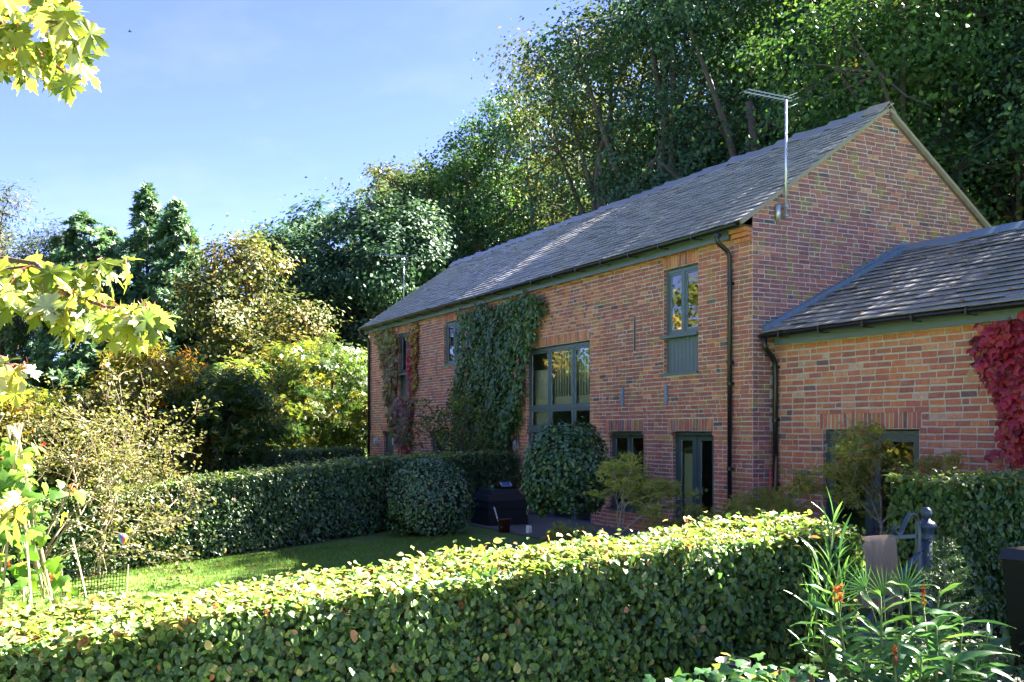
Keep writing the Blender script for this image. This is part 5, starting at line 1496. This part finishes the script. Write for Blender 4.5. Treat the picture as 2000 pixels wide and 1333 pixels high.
# ------------------------------------------------------------------ gate, towel, post
gxp = 6.5
t = thing('gate_post', 'round blue grey iron gate post with a ball finial', 'gate post', (gxp, -3.71, float(gz(gxp, -3.71))))
mb = MB(); g = float(gz(gxp, -3.71))
mb.lathe([(.060,0),(.060,.06),(.050,.09),(.047,.6),(.047,1.05)], (gxp,-3.71,g-.02), 16); mb.build('shaft', MT['steel_blue'], t, True)
mb = MB(); zt = g+1.03
mb.lathe([(.049,0),(.060,.012),(.052,.03),(.052,.075),(.066,.085),(.070,.10),(.082,.112),(.084,.128),(.068,.150),(.052,.160),(.034,.17),(.026,.185)], (gxp,-3.71,zt), 18); mb.build('cap', MT['steel_blue'], t, True)
mb = MB(); mb.lathe([(.004,.18),(.026,.187),(.040,.207),(.045,.232),(.038,.258),(.022,.276),(.002,.282)], (gxp,-3.71,zt), 16); mb.build('finial', MT['steel_blue'], t, True)
gate = thing('iron_gate', 'blue grey iron garden gate with a scrolled top and diagonal brace', 'gate', (gxp, -4.2, g))
ST = MT['steel_blue']
def gb(name, a, b, w=.042, h=.012, up=(1, 0, 0)):
    mb = MB(); mb.bar(a, b, w, h, up); return mb.build(name, ST, gate)
gb('stile', (gxp,-3.815,g+.05), (gxp,-3.815,1.36), .035, .035)
gb('stile', (gxp,-4.66,g+.05), (gxp,-4.66,1.26), .035, .035)
gb('top_rail', (gxp,-3.83,1.235), (gxp,-4.65,1.245), .030, .014)
gb('middle_rail', (gxp+.002,-3.83,.86), (gxp+.002,-4.65,.86), .042, .014)
gb('bottom_rail', (gxp,-3.83,.36), (gxp,-4.65,.36), .042, .014)
gb('brace', (gxp+.016,-3.82,1.10), (gxp+.016,-4.62,.40), .012, .052)
for y in (-4.0, -4.17, -4.34, -4.5):
    gb('bar', (gxp-.012,y,.36), (gxp-.012,y,.86), .014, .014)
for z in (1.12, .45):
    mb = MB(); mb.tube([(gxp,-3.815,z),(gxp,-3.75,z)], .014, 8); mb.build('hinge', ST, gate)
mb = MB()
sc = [(-3.815,1.33),(-3.825,1.385),(-3.85,1.42),(-3.89,1.435),(-3.93,1.42),(-3.96,1.385),(-3.985,1.335),(-4.01,1.29),(-4.045,1.268),(-4.085,1.275),(-4.105,1.305),(-4.09,1.332),(-4.065,1.33),(-4.055,1.31)]
w_ = .022
vs = []
for i, (y, z) in enumerate(sc):
    vs += [(gxp-w_,y,z),(gxp+w_,y,z)]
vs2 = [(x_, y_+.004*0, z_-.010) for x_, y_, z_ in vs]
nn_ = len(vs); fs = []
for i in range(len(sc)-1):
    a = 2*i; fs += [(a, a+1, a+3, a+2), (nn_+a, nn_+a+2, nn_+a+3, nn_+a+1), (a+1, nn_+a+1, nn_+a+3, a+3), (a, a+2, nn_+a+2, nn_+a)]
mb.add(vs+vs2, fs); mb.build('scroll', ST, gate)
# towel over the rail
nu, nvv = 28, 26
V = []
for j in range(nvv):
    for i in range(nu):
        u_ = i/(nu-1); v_ = j/(nvv-1)
        y = -4.12 - .40*u_ - v_*.06*(u_-.15)
        side = v_ - .5
        drop = max(0, abs(side)-.02)/.48
        L_ = .60 if side > 0 else .50
        z = 1.262 - drop*L_*(1+.05*math.sin(u_*5)) - (.004 if drop == 0 else 0)
        x = gxp + (.030 if side > 0 else -.030)*min(1, abs(side)*14) + drop*(.026*math.sin(u_*15+1)+.018*math.sin(u_*33+2)+.008*math.sin(u_*60)) + (.02*drop if side > 0 else 0)
        V.append((x, y, z))
i = (np.arange(nvv-1)[:, None]*nu + np.arange(nu-1)[None]).ravel()
tw = thing('towel', 'brown towel folded over the top rail of the gate', 'towel', (gxp, -4.3, 1.26))
link('cloth', np_mesh('cloth', np.array(V), [np.stack([i, i+1, i+1+nu, i+nu], 1)], MT['towel'], smooth=True, off=ORIG[tw.name]), tw)

# ------------------------------------------------------------------ black tank by the window and what lies on it
tk = thing('storage_tank', 'black plastic tank with a ribbed body and sloping shoulders by the tall window', 'tank', (-5.95, -1.6, .2))
def frustum(mb, x0, x1, y0, y1, z0, X0, X1, Y0, Y1, z1):
    mb.add([(x0,y0,z0),(x1,y0,z0),(x1,y1,z0),(x0,y1,z0),(X0,Y0,z1),(X1,Y0,z1),(X1,Y1,z1),(X0,Y1,z1)],
           [(3,2,1,0),(4,5,6,7),(0,1,5,4),(1,2,6,5),(2,3,7,6),(3,0,4,7)])
ax0, ax1, ay0, ay1 = -6.4, -5.55, -2.02, -1.12
mb = MB()
frustum(mb, ax0, ax1, ay0, ay1, .2, ax0, ax1, ay0, ay1, .52); frustum(mb, ax0+.02, ax1-.02, ay0+.02, ay1-.02, .52, ax0+.02, ax1-.02, ay0+.02, ay1-.02, .545)
frustum(mb, ax0-.005, ax1+.005, ay0-.005, ay1+.005, .545, ax0+.01, ax1-.01, ay0+.01, ay1-.01, .70)
mb.build('body', MT['tank'], tk)
mb = MB(); frustum(mb, ax0-.02, ax1+.015, ay0-.015, ay1+.015, .702, ax0+.02, ax1-.03, ay0+.03, ay1-.03, .82)
frustum(mb, ax0+.06, ax1-.10, ay0+.10, ay1-.10, .822, ax0+.08, ax1-.14, ay0+.14, ay1-.14, .93); mb.build('lid', MT['tank'], tk)
tr = thing('seed_tray', 'black seed tray of dark soil on top of the tank', 'tray', (-5.95, -1.42, .932))
mb = MB(); mb.box(-6.12,-5.78,-1.62,-1.26,.932,.945)
for b in ((-6.12,-5.78,-1.62,-1.605),(-6.12,-5.78,-1.275,-1.26),(-6.12,-6.105,-1.605,-1.275),(-5.795,-5.78,-1.605,-1.275)): mb.box(*b,.945,.985)
mb.build('tray', MT['black'], tr)
mb = MB(); mb.box(-6.103,-5.797,-1.603,-1.277,.946,.975); mb.build('soil', MT['soil'], tr)
o = thing('panel', 'small blue panel propped in the seed tray', 'panel', (-5.9, -1.45, .985))
mb = MB(); mb.bar((-5.83,-1.56,.985),(-5.83,-1.34,.985),.012,.012,(1,0,0)); mb.bar((-5.85,-1.56,1.0),(-5.95,-1.56,1.06),.012,.012); mb.bar((-5.85,-1.34,1.0),(-5.95,-1.34,1.06),.012,.012); mb.build('rim', MT['white'], o)
mb = MB(); mb.add([(-5.83,-1.55,.99),(-5.83,-1.35,.99),(-5.96,-1.35,1.07),(-5.96,-1.55,1.07),(-5.835,-1.55,.98),(-5.835,-1.35,.98),(-5.965,-1.35,1.06),(-5.965,-1.55,1.06)], [(0,1,2,3),(7,6,5,4),(0,4,5,1),(1,5,6,2),(2,6,7,3),(3,7,4,0)]); mb.build('face', MT['bluepan'], o)
o = thing('ball', 'small bright green ball on the black tank', 'ball', (-5.98, -1.72, .97))
mb = MB(); mb.lathe([(.002,-.035),(.02,-.03),(.033,-.013),(.035,.004),(.028,.022),(.014,.032),(.002,.035)], (-5.98,-1.72,.968), 12); mb.build('skin', MT['greenball'], o, True)
bx, by = img(985, 18.9)
o = thing('bucket', 'dark red bucket in front of the black tank', 'bucket', (bx, by, .1))
mb = MB(); mb.lathe([(.10,0),(.125,.24),(.135,.245),(.135,.26),(.122,.262),(.118,.24),(.095,.02)], (bx,by,float(gz(bx,by))), 18); mb.build('body', MT['bucket'], o, True)
mb = MB(); mb.tube([(bx+.06,by+.12,.32),(bx+.10,by,.26),(bx+.06,by-.12,.32)], .004, 5); mb.build('handle', MT['galv'], o)
p0, p1 = pxp(979, 1027, 18.85), pxp(965, 991, 19.2)
o = thing('broom_handle', 'white stick leaning out of the red bucket', 'stick', tuple(p0))
mb = MB(); mb.tube([p0+[0,0,-.1], p1], .013, 8); mb.build('pole', MT['white'], o, True)
q = pxp(1033, 1031, 18.6)
o = thing('watering_jug', 'pale blue jug standing on the paving by the tall window', 'jug', (q[0], q[1], .15))
mb = MB(); mb.lathe([(.05,0),(.06,.03),(.055,.12),(.05,.16),(.045,.16),(.048,.02)], (q[0],q[1],.2), 14); mb.build('body', MT['white'], o, True)
mb = MB(); mb.tube([(q[0]+.05,q[1],.33),(q[0]+.10,q[1],.32),(q[0]+.10,q[1],.25),(q[0]+.055,q[1],.24)], .008, 6); mb.build('handle', MT['white'], o)
# canes leaning by the annex pipe
a, b = pxp(1501, 990, 15.6), pxp(1505, 918, 15.75)
o = thing('red_cane', 'thin red cane leaning by the annex downpipe', 'cane', tuple(a)); mb = MB(); mb.tube([a+[0,0,-.55], b], .014, 6); mb.build('shaft', MT['red_paint'], o)
a, b = pxp(1511, 985, 15.9), pxp(1517, 852, 16.1)
o = thing('wooden_stake', 'weathered wooden stake leaning against the gable corner', 'stake', tuple(a)); mb = MB(); mb.bar(a+[0,0,-.6], b, .03, .022); mb.build('shaft', MT['wood'], o)

# ------------------------------------------------------------------ lawn things on the left
n = 80000
X = U(-4.6, 5.7, n); Y = U(-12.0, -3.2, n)
hx = np.interp(Y, [-11.6,-10.2,-8.8,-6.4,-4.2], [-3.2,-3.7,-4.25,-4.95,-5.85])
k = X > hx - .3
X, Y = X[k], Y[k]; n = len(X)
P = np.stack([X, Y, gz(X, Y)], 1)
tipn = unit(np.array([0, 0, 1.]) + RNG.normal(size=(n, 3))*.35)
cloud('lawn_grass', None, MT['grass'], P, unit(RNG.normal(size=(n, 3))*np.array([1, 1, .2])), U(.035, .075, n), T([(-.07,0,0),(.07,0,0),(0,1,.05)], [[(0,1,2)]]), np.clip(RNG.normal(.45, .2, n), 0, 1), tipn, kind='stuff')

a, b = pxp(120, 1165, 12.6), pxp(243, 1150, 12.9)
za = float(gz(a[0], a[1]))
net = thing('net_fence', 'leaning panel of black square garden netting on the lawn', 'netting', (float(a[0]), float(a[1]), za))
A0 = np.array([a[0], a[1], za+.02]); B0 = np.array([b[0], b[1], za+.06]); upn = np.array([-.05, .03, .44])
mb = MB(); m1, m2 = 20, 10
for i in range(m1+1): q = A0 + (B0-A0)*i/m1; mb.tube([q, q+upn], .0045, 4, False)
for j in range(m2+1): q = upn*j/m2; mb.tube([A0+q, B0+q], .0045, 4, False)
mb.build('mesh', MT['black'], net)['kind'] = 'stuff'
for q in (B0+np.array([.01,.02,0]), A0+np.array([.01,-.02,0])):
    mb = MB(); mb.tube([q-np.array([0,0,.08]), q+upn*1.02], .009, 6); mb.build('stake', MT['cane'], net)
a, b = pxp(171, 1170, 11.6), pxp(141, 1052, 11.9)
o = thing('garden_cane', 'pale bamboo cane leaning in front of the netting', 'cane', tuple(a)); mb = MB(); mb.tube([a+[0,0,-.05], (a+b)/2, b], .011, 6); mb.build('shaft', MT['cane'], o)
c = pxp(240, 1054, 10.9)
bal = thing('balloon_ornament', 'tiny rainbow striped hot air balloon ornament hanging over the netting', 'ornament', tuple(c))
cols = [(.55,.04,.04),(.60,.30,.02),(.55,.50,.03),(.05,.35,.08),(.03,.15,.50),(.25,.04,.40)]
prof = [(.004,-.058),(.018,-.045),(.036,-.022),(.048,.004),(.051,.022),(.044,.044),(.027,.060),(.003,.066)]
for k in range(12):
    m_ = plain('balloon_stripe', cols[k % 6], .5, 0, .1, 20) if k < 6 else bpy.data.materials['balloon_stripe' + ('' if k == 6 else '.%03d' % (k-6))]
    mb = MB(); vs = []; fs = []
    for r_, z_ in prof:
        for s in range(3):
            an = 2*PI*(k+s/2)/12; vs.append((c[0]+r_*math.cos(an), c[1]+r_*math.sin(an), c[2]+z_))
    for i in range(len(prof)-1):
        for s in range(2): fs.append((3*i+s, 3*i+s+1, 3*i+s+4, 3*i+s+3))
    mb.add(vs, fs); mb.build('stripe', m_, bal, True)
mb = MB(); mb.box(c[0]-.010,c[0]+.010,c[1]-.010,c[1]+.010,c[2]-.092,c[2]-.074); mb.build('basket', MT['white'], bal)
mb = MB(); mb.tube([c+[0,0,.066], c+[.0,.0,.36]], .0015, 4); mb.tube([c+[.008,0,-.075], c+[.012,0,-.05]], .001, 3); mb.build('cord', MT['black'], bal)
c = pxp(265, 1150, 12.8); g0 = float(gz(c[0], c[1]))
o = thing('lawn_hook', 'small dark double hook standing in the lawn', 'hook', (float(c[0]), float(c[1]), g0))
mb = MB(); R3 = lambda s, z_: c*[1,1,0] + RT*s + [0,0,g0+z_]
mb.tube([R3(0,0),R3(0,.12),R3(-.02,.15),R3(-.05,.13),R3(-.055,.17)], .007, 6); mb.tube([R3(0,.12),R3(.02,.15),R3(.03,.19)], .007, 6); mb.build('rod', MT['black'], o)
c = pxp(138, 1168, 9.4); g0 = float(gz(c[0], c[1]))
o = thing('solar_light', 'small dark solar garden light on a spike', 'garden light', (float(c[0]), float(c[1]), g0))
mb = MB(); mb.tube([(c[0],c[1],g0),(c[0],c[1],c[2]-.03)], .008, 6); mb.build('spike', MT['galv'], o)
mb = MB(); mb.lathe([(.02,-.04),(.028,-.01),(.045,0),(.04,.02),(.02,.032),(.002,.035)], tuple(c), 12); mb.build('head', MT['tank'], o, True)

# runner beans on canes
bc = pxp(45, 1190, 6.7)
bn = thing('runner_beans', 'runner bean plants with scarlet flowers climbing a wigwam of canes', 'bean plants', (float(bc[0]), float(bc[1]), float(gz(bc[0], bc[1]))))
rng = np.random.default_rng(12)
apex = pxp(30, 870, 6.7)
feet = []
for k in range(7):
    an = 2*PI*k/7 + .3; f = np.array([bc[0]+.42*math.cos(an), bc[1]+.42*math.sin(an), float(gz(bc[0], bc[1]))-.05]); feet.append(f)
    mb = MB(); mb.tube([f, apex + (apex-f)*.06 + rng.normal(size=3)*.02], [.011,.008], 6); mb.build('cane', MT['cane'], bn)
n = 270
ci = rng.integers(0, 7, n); s = rng.uniform(.12, 1.0, n)
F_ = np.array(feet)
P = F_[ci] + (apex-F_[ci])*s[:, None] + rng.normal(size=(n, 3))*.10
N = unit((SUN*.3 - FW*.6)[None] + rng.normal(size=(n, 3))*.5 + np.array([0, 0, .35]))
cloud('foliage', bn, MT['bean'], P, N, rng.uniform(.08, .14, n), T_IVY, np.clip(rng.normal(.5, .25, n), 0, 1), np.array([0, 0, -1.])+rng.normal(size=(n, 3))*.5, ind=n)
for k in range(26):
    i = rng.integers(n); p = P[i] - FW*.06 + rng.normal(size=3)*.05
    m_ = 7
    PP = p + rng.normal(size=(m_, 3))*np.array([.012, .012, .03])
    cloud('flower', bn, MT['flower_red'], PP, rnd_dir(m_), .028, T_FOLD, rng.uniform(0, 1, m_))
mb = MB()
for k in range(12):
    f = F_[k % 7]; pts = []
    for q in range(18):
        u_ = q/17; pt = f + (apex-f)*u_; pts.append(pt + np.array([math.cos(q*1.3+k), math.sin(q*1.3+k), 0])*.018)
    mb.tube(pts, .004, 4, False)
mb.build('stems', MT['stem_green'], bn)

# ------------------------------------------------------------------ plants in the near right corner
def blade(L_, W_, droop, curl, tint, mat, nseg=7, name='leaf', wave=.0, fold=.22):
    V, F = [], []
    for i in range(nseg+1):
        u_ = i/nseg
        w = W_*math.sin(PI*min(1, u_*.96+.02))**.75*(1-.35*u_)
        y = L_*(u_ - .12*droop*u_**2); z = -droop*L_*u_**2*.8
        for sx in (-1, 0, 1):
            V.append((sx*w/2, y, z + abs(sx)*w*fold + wave*W_*math.sin(u_*9+sx)*.12))
    for i in range(nseg):
        for s in range(2): F.append((3*i+s, 3*i+s+1, 3*i+s+4, 3*i+s+3))
    return np_mesh(name, np.array(V), [np.array(F)], mat, np.full(len(F), tint), smooth=True)
def put(me, parent, p, out, roll, name='leaf', up=(0, 0, 1), sc=1.0):
    y = unit(np.array(out, float)[None])[0]; z = np.array(up, float) - y*np.dot(up, y); z = unit(z[None])[0]; x = np.cross(y, z)
    c_, s_ = math.cos(roll), math.sin(roll); x, z = x*c_+z*s_, z*c_-x*s_
    q = np.array(p) - ORIG[parent.name]
    return link(name, me, parent, None, Matrix(((x[0]*sc,y[0]*sc,z[0]*sc,q[0]),(x[1]*sc,y[1]*sc,z[1]*sc,q[1]),(x[2]*sc,y[2]*sc,z[2]*sc,q[2]),(0,0,0,1))))
rng = np.random.default_rng(99)
GL = [blade(1.0, w, d, 0, t_, MT['ginger'], wave=1) for w in (.25, .32) for d in (.35, .7, 1.1) for t_ in (.2, .42, .6, .78)] + [blade(1.0, .22, .9, 0, .97, MT['ginger'], wave=2)]
gp = pxp(1760, 1330, 6.6)
gin = thing('ginger_lily', 'clump of ginger lilies with broad leaves and orange flower spikes by the gate', 'ginger lilies', (float(gp[0]), float(gp[1]), .25))
def gstem(px, py, D, base_px, n, flower=0, lean=0):
    n = int(n*1.45)
    top = pxp(px, py, D); b = pxp(base_px, 1340, D+.05); b[2] = .26
    mid = (top+b)/2 + rng.normal(size=3)*.03
    mb = MB(); mb.tube([b, mid, top], [.012,.010,.006], 6); st = mb.build('stem', MT['stem_green'], gin, True)
    side = RT*math.cos(lean) - FW*math.sin(lean)
    for k in range(n):
        u_ = .16 + .84*k/(n-1)
        p = (b*(1-u_)**2 + 2*mid*u_*(1-u_) + top*u_**2)
        sg = 1 if k % 2 else -1
        out = side*sg*rng.uniform(.7, 1.1) + FW*rng.normal(0, .35) + np.array([0, 0, rng.uniform(.3, 1.5)])
        put(GL[int(rng.integers(len(GL)-(0 if rng.uniform() < .08 else 1)))], gin, p, out, rng.normal(0, .5), sc=rng.uniform(.17, .28))
    if flower:
        n_ = 34 if flower == 1 else 46
        zz = rng.uniform(0, 1, n_); an = rng.uniform(0, 2*PI, n_)
        hh, rr = (.115, .032) if flower == 1 else (.12, .010)
        PP = top + np.stack([np.cos(an)*rr*.35, np.sin(an)*rr*.35, zz*hh], 1)
        NN = unit(np.stack([np.cos(an), np.sin(an), np.full(n_, .5)], 1) + rng.normal(size=(n_, 3))*.4)
        tp = np.stack([np.cos(an), np.sin(an), np.full(n_, .6)], 1)
        cloud('flower_spike', gin, MT['ginger_flower'], PP, NN, .036 if flower == 1 else .020, T_FOLD, np.clip(rng.normal(.65 if flower == 1 else .2, .2, n_), 0, 1), tp)
gstem(1637, 1178, 6.5, 1668, 9, 1)
gstem(1803, 1182, 6.5, 1800, 8, 2)
gstem(1748, 1300, 6.2, 1750, 7, 2)
gstem(1606, 1225, 6.6, 1650, 9)
for px, py, D, bp, n_ in [(1720,1165,6.6,1735,8),(1775,1150,6.9,1770,8),(1835,1150,6.8,1835,9),(1700,1215,6.7,1715,8),(1760,1230,6.4,1765,9),(1830,1225,6.4,1830,9),(1880,1215,6.6,1865,9),(1860,1290,6.3,1860,8),(1800,1285,6.2,1800,9),(1910,1285,6.4,1900,9),(1930,1240,6.7,1915,8),(1690,1290,6.3,1700,8),(1655,1250,6.6,1665,8),(1790,1240,6.8,1790,8),(1745,1250,6.9,1740,8)]:
    gstem(px, py, D, bp, n_, 0, rng.normal(0, .5))
RL = [blade(1.0, .10, d, 0, t_, MT['ginger'], fold=.3) for d in (.1, .35, .6) for t_ in (.3, .6, .8)]
rb = pxp(1595, 1330, 7.2)
reed = thing('tall_reed', 'tall arching grass like plant with long narrow leaves in front of the beech hedge', 'plant', (float(rb[0]), float(rb[1]), .25))
for px, py, bp, n_ in [(1628, 1010, 1590, 15), (1600, 1110, 1575, 9), (1650, 1130, 1610, 9), (1585, 1180, 1565, 6), (1640, 1085, 1600, 10)]:
    top = pxp(px, py, 7.2); b = pxp(bp, 1335, 7.25); b[2] = .26
    mid = (b+top)/2 + RT*.02
    mb = MB(); mb.tube([b, mid, top], [.008,.006,.003], 5); mb.build('stem', MT['stem_green'], reed, True)
    for k in range(n_):
        u_ = .42 + .58*k/(n_-1); p = b*(1-u_)**2 + 2*mid*u_*(1-u_) + top*u_**2
        out = RT*(1 if k % 2 else -1)*rng.uniform(.25, .7)*(1.15-u_) + FW*rng.normal(0, .25) + np.array([0, 0, 1.0])
        put(RL[int(rng.integers(9))], reed, p, out, rng.normal(0, .5), sc=rng.uniform(.20, .34))
pp = pxp(1735, 1215, 7.5)
palm = thing('fan_palm', 'small fan palm with stiff split leaves between the towel and the ginger lilies', 'palm', (float(pp[0]), float(pp[1]), .25))
PL = [blade(1.0, .06, d, 0, t_, MT['ginger'], fold=.4) for d in (.0, .12) for t_ in (.15, .4, .62)]
for (px, py, ang0) in [(1725, 1165, .5), (1690, 1150, 1.0), (1765, 1155, -.2)]:
    c = pxp(px, py, 7.4); b = np.array([pp[0], pp[1], .3])
    mb = MB(); mb.tube([b, (b+c)/2+[0,0,.05], c], .006, 5); mb.build('stalk', MT['stem_green'], palm, True)
    for k in range(13):
        an = ang0 + (k-6)*.19
        out = RT*(-math.sin(an)) + np.array([0, 0, 1])*math.cos(an) - FW*.25
        put(PL[int(rng.integers(6))], palm, c, out, 0, up=tuple(-FW), sc=.26-.012*abs(k-6))
sp = pxp(1852, 1250, 7.6); g0 = .25
spr = thing('spruce_seedling', 'young spruce with bare silvery twigs standing right of the gate post', 'conifer', (float(sp[0]), float(sp[1]), g0))
stop = pxp(1843, 1048, 7.6)
mb = MB(); mb.tube([(sp[0],sp[1],g0), stop], [.016,.004], 6)
PP, TT_, NN = [], [], []
base = np.array([sp[0], sp[1], g0]); ax = stop-base
for k in range(64):
    u_ = rng.uniform(.18, .98); p = base + ax*u_
    an = rng.uniform(0, 2*PI); L_ = (1-u_)*.34 + .05
    d = np.array([math.cos(an), math.sin(an), rng.uniform(.15, .6)]); e = p + d*L_
    mb.tube([p, e], [.004,.002], 4, False)
    bare = (d @ RT > .1) and u_ < .55 and rng.uniform() < .6
    if not bare:
        m_ = int(90*L_/.2)+30
        s = rng.uniform(.1, 1.05, m_)
        PP.append(p + d*L_*s[:, None]); TT_.append(d*.8 + rng.normal(size=(m_, 3))*.75); NN.append(rnd_dir(m_))
    else:
        for q in range(3):
            mb.tube([p+d*L_*.5, e + rng.normal(size=3)*.06], .002, 4, False)
PP = np.concatenate(PP); n = len(PP)
cloud('needles', spr, MT['spruce'], PP, np.concatenate(NN), rng.uniform(.028, .05, n), T([(0,0,0),(.10,.5,0),(0,1,0),(-.08,.5,0)], [[(0,1,2,3)]]), np.clip(rng.normal(.5, .2, n), 0, 1), np.concatenate(TT_))
mb.build('branches', MT['bark_pale'], spr)

def pot(label, c, r, h, mat, name='plant_pot', soil='soil'):
    t = thing(name, label, 'pot', c)
    mb = MB(); mb.lathe([(r*.72,0),(r*.95,h*.82),(r*1.04,h*.84),(r*1.04,h),(r*.95,h),(r*.88,h*.72)], c, 24); mb.build('body', mat, t, True)
    mb = MB(); mb.lathe([(.001,h*.73),(r*.89,h*.71)], c, 20); mb.build('soil', MT[soil], t)
c = pxp(1430, 1290, 6.5); pot('glossy black round plant pot standing empty in front of the hedge', (float(c[0]), float(c[1]), .26), .115, float(c[2]-.26), MT['black'])
c = pxp(1590, 1318, 7.1); pot('plain dark plastic pot under the tall reed', (float(c[0]), float(c[1]), .26), .10, .18, MT['tank'])
c = pxp(1535, 1318, 6.5)
tt = thing('terracotta_trough', 'square terracotta trough with a pale rim beside the black pot', 'trough', (float(c[0]), float(c[1]), .26))
mb = MB(); zt = float(c[2]); X0_, X1_, Y0_, Y1_ = c[0]-.12, c[0]+.12, c[1]-.12, c[1]+.13
for b in ((X0_,X1_,Y0_,Y0_+.02),(X0_,X1_,Y1_-.02,Y1_),(X0_,X0_+.02,Y0_+.02,Y1_-.02),(X1_-.02,X1_,Y0_+.02,Y1_-.02)): mb.box(*b,.26,zt)
mb.build('body', MT['terracotta'], tt)
mb = MB(); mb.box(X0_+.02,X1_-.02,Y0_+.02,Y1_-.02,.26,zt-.05); mb.build('soil', MT['soil'], tt)
def patch(label, pts, n, leaf, mat, hgt, seed, name='ground_ivy', tmpl=T_IVY):
    rng = np.random.default_rng(seed)
    P = []
    for (px, py, D) in pts:
        c = pxp(px, py, D); P.append(c + rng.normal(size=(n, 3))*np.array([.14, .14, .05]))
    P = np.concatenate(P)
    t = thing(name, label, 'ground cover', (float(P[:, 0].mean()), float(P[:, 1].mean()), .26))
    N = unit(np.array([0, 0, 1.]) - FW*.35 + rng.normal(size=(len(P), 3))*.4)
    cloud('foliage', t, mat, P, N, leaf*rng.uniform(.6, 1.3, len(P)), tmpl, np.clip(rng.normal(.5, .25, len(P)), 0, 1), np.array([0, 0, -.5]) - FW*.6 + rng.normal(size=(len(P), 3))*.8, ind=min(290, len(P)))
    mb = MB()
    for k in range(40):
        p = P[rng.integers(len(P))]; mb.tube([(p[0]+rng.normal()*.05, p[1]+rng.normal()*.05, .25), p], .003, 4, False)
    mb.build('stem', MT['stem_green'], t)
patch('pale lobed ground ivy trailing round the black pot', [(1375,1345,6.3),(1485,1312,6.2),(1500,1330,6.2),(1440,1352,6.1),(1520,1345,6.2)], 46, .085, MT['ginger'], .3, 51)
patch('dark ground ivy under the ginger lilies', [(1640,1320,6.5),(1700,1325,6.6),(1780,1335,6.6),(1880,1330,6.6),(1950,1310,6.9),(1990,1290,7.2),(1930,1260,7.4)], 60, .07, MT['ivy'], .3, 52)
bx, by = img(2085, 7.2)
wb = thing('wheelie_bin', 'black wheelie bin at the right edge in front of the hedge', 'bin', (bx, by, .25))
mb = MB(); frustum(mb, bx-.24, bx+.24, by-.26, by+.26, .33, bx-.29, bx+.29, by-.33, by+.33, 1.19); mb.build('body', MT['black'], wb)
mb = MB(); frustum(mb, bx-.31, bx+.31, by-.35, by+.36, 1.195, bx-.28, bx+.28, by-.31, by+.33, 1.27); mb.build('lid', MT['black'], wb)
mb = MB(); mb.tube([(bx-.2,by+.36,1.15),(bx-.2,by+.42,1.17),(bx+.2,by+.42,1.17),(bx+.2,by+.36,1.15)], .015, 8); mb.build('handle', MT['black'], wb)
for s in (-1, 1):
    mb = MB(); mb.tube([(bx+s*.22,by+.28,.35),(bx+s*.27,by+.28,.35)], .10, 14); mb.build('wheel', MT['black'], wb)

# two birds far off in the sky
def bird(label, px, py, D, s):
    c = pxp(px, py, D); t = thing('bird', label, 'bird', tuple(c))
    mb = MB(); mb.tube([c-RT*.5*s, c-RT*.2*s, c+RT*.15*s, c+RT*.45*s], [.02*s,.11*s,.09*s,.02*s], 7)
    m_ = mb.build('body', MT['black'], t, True)
    for sg in (-1, 1):
        mb = MB(); q = c+RT*.05*s
        mb.add([q+RT*.12*s, q-RT*.15*s, q+FW*.5*s*sg-RT*.12*s+[0,0,.18*s], q+FW*.9*s*sg-RT*.25*s+[0,0,.08*s], q+FW*.5*s*sg+RT*.1*s+[0,0,.2*s]], [(0,4,2,1),(4,3,2)]); mb.build('wing', MT['black'], t)
bird('small dark bird in the blue sky near the maple leaves', 254, 62, 30, .14)
bird('tiny distant bird over the middle of the sky', 598, 347, 60, .25)

# autumn leaves that have blown on to the annex roof
rng = np.random.default_rng(31)
lf = [np_mesh('fallen_leaf', T_VINE[0], T_VINE[1], MT['maple_gold'] if k else MT['beech'], np.full(len(T_VINE[1][0]), .97)) for k in range(2)]
for k in range(26):
    x = rng.uniform(.4, 4.6); s = rng.uniform(.1, 3.2)
    y = ANX_Y-.28 + s; z = ANX_EZ + s*ASL + .055
    nn = unit(np.array([[0, -math.sin(ang2), math.cos(ang2)]]) + rng.normal(size=(1, 3))*.18)
    xx, yy, zz = axes(nn, rnd_dir(1)); q = rng.uniform(.06, .11)
    o = link('fallen_leaf', lf[int(rng.integers(2))], None, None, Matrix(((xx[0,0]*q, yy[0,0]*q, zz[0,0]*q, x), (xx[0,1]*q, yy[0,1]*q, zz[0,1]*q, y), (xx[0,2]*q, yy[0,2]*q, zz[0,2]*q, z), (0,0,0,1))))
    tag(o, 'small fallen autumn leaf lying on the annex slates', 'leaf', 'fallen leaves on the annex roof')

# a scatter of fallen leaves on the grass
n = 260
X = U(-4.2, 5.0, n); Y = U(-11.0, -3.5, n)
P = np.stack([X, Y, gz(X, Y)+.045], 1)
cloud('leaf_litter', None, MT['maple_gold'], P, unit(np.array([0, 0, 1.])+RNG.normal(size=(n, 3))*.35), U(.05, .09, n), T_FOLD, U(.55, 1, n), kind='stuff')
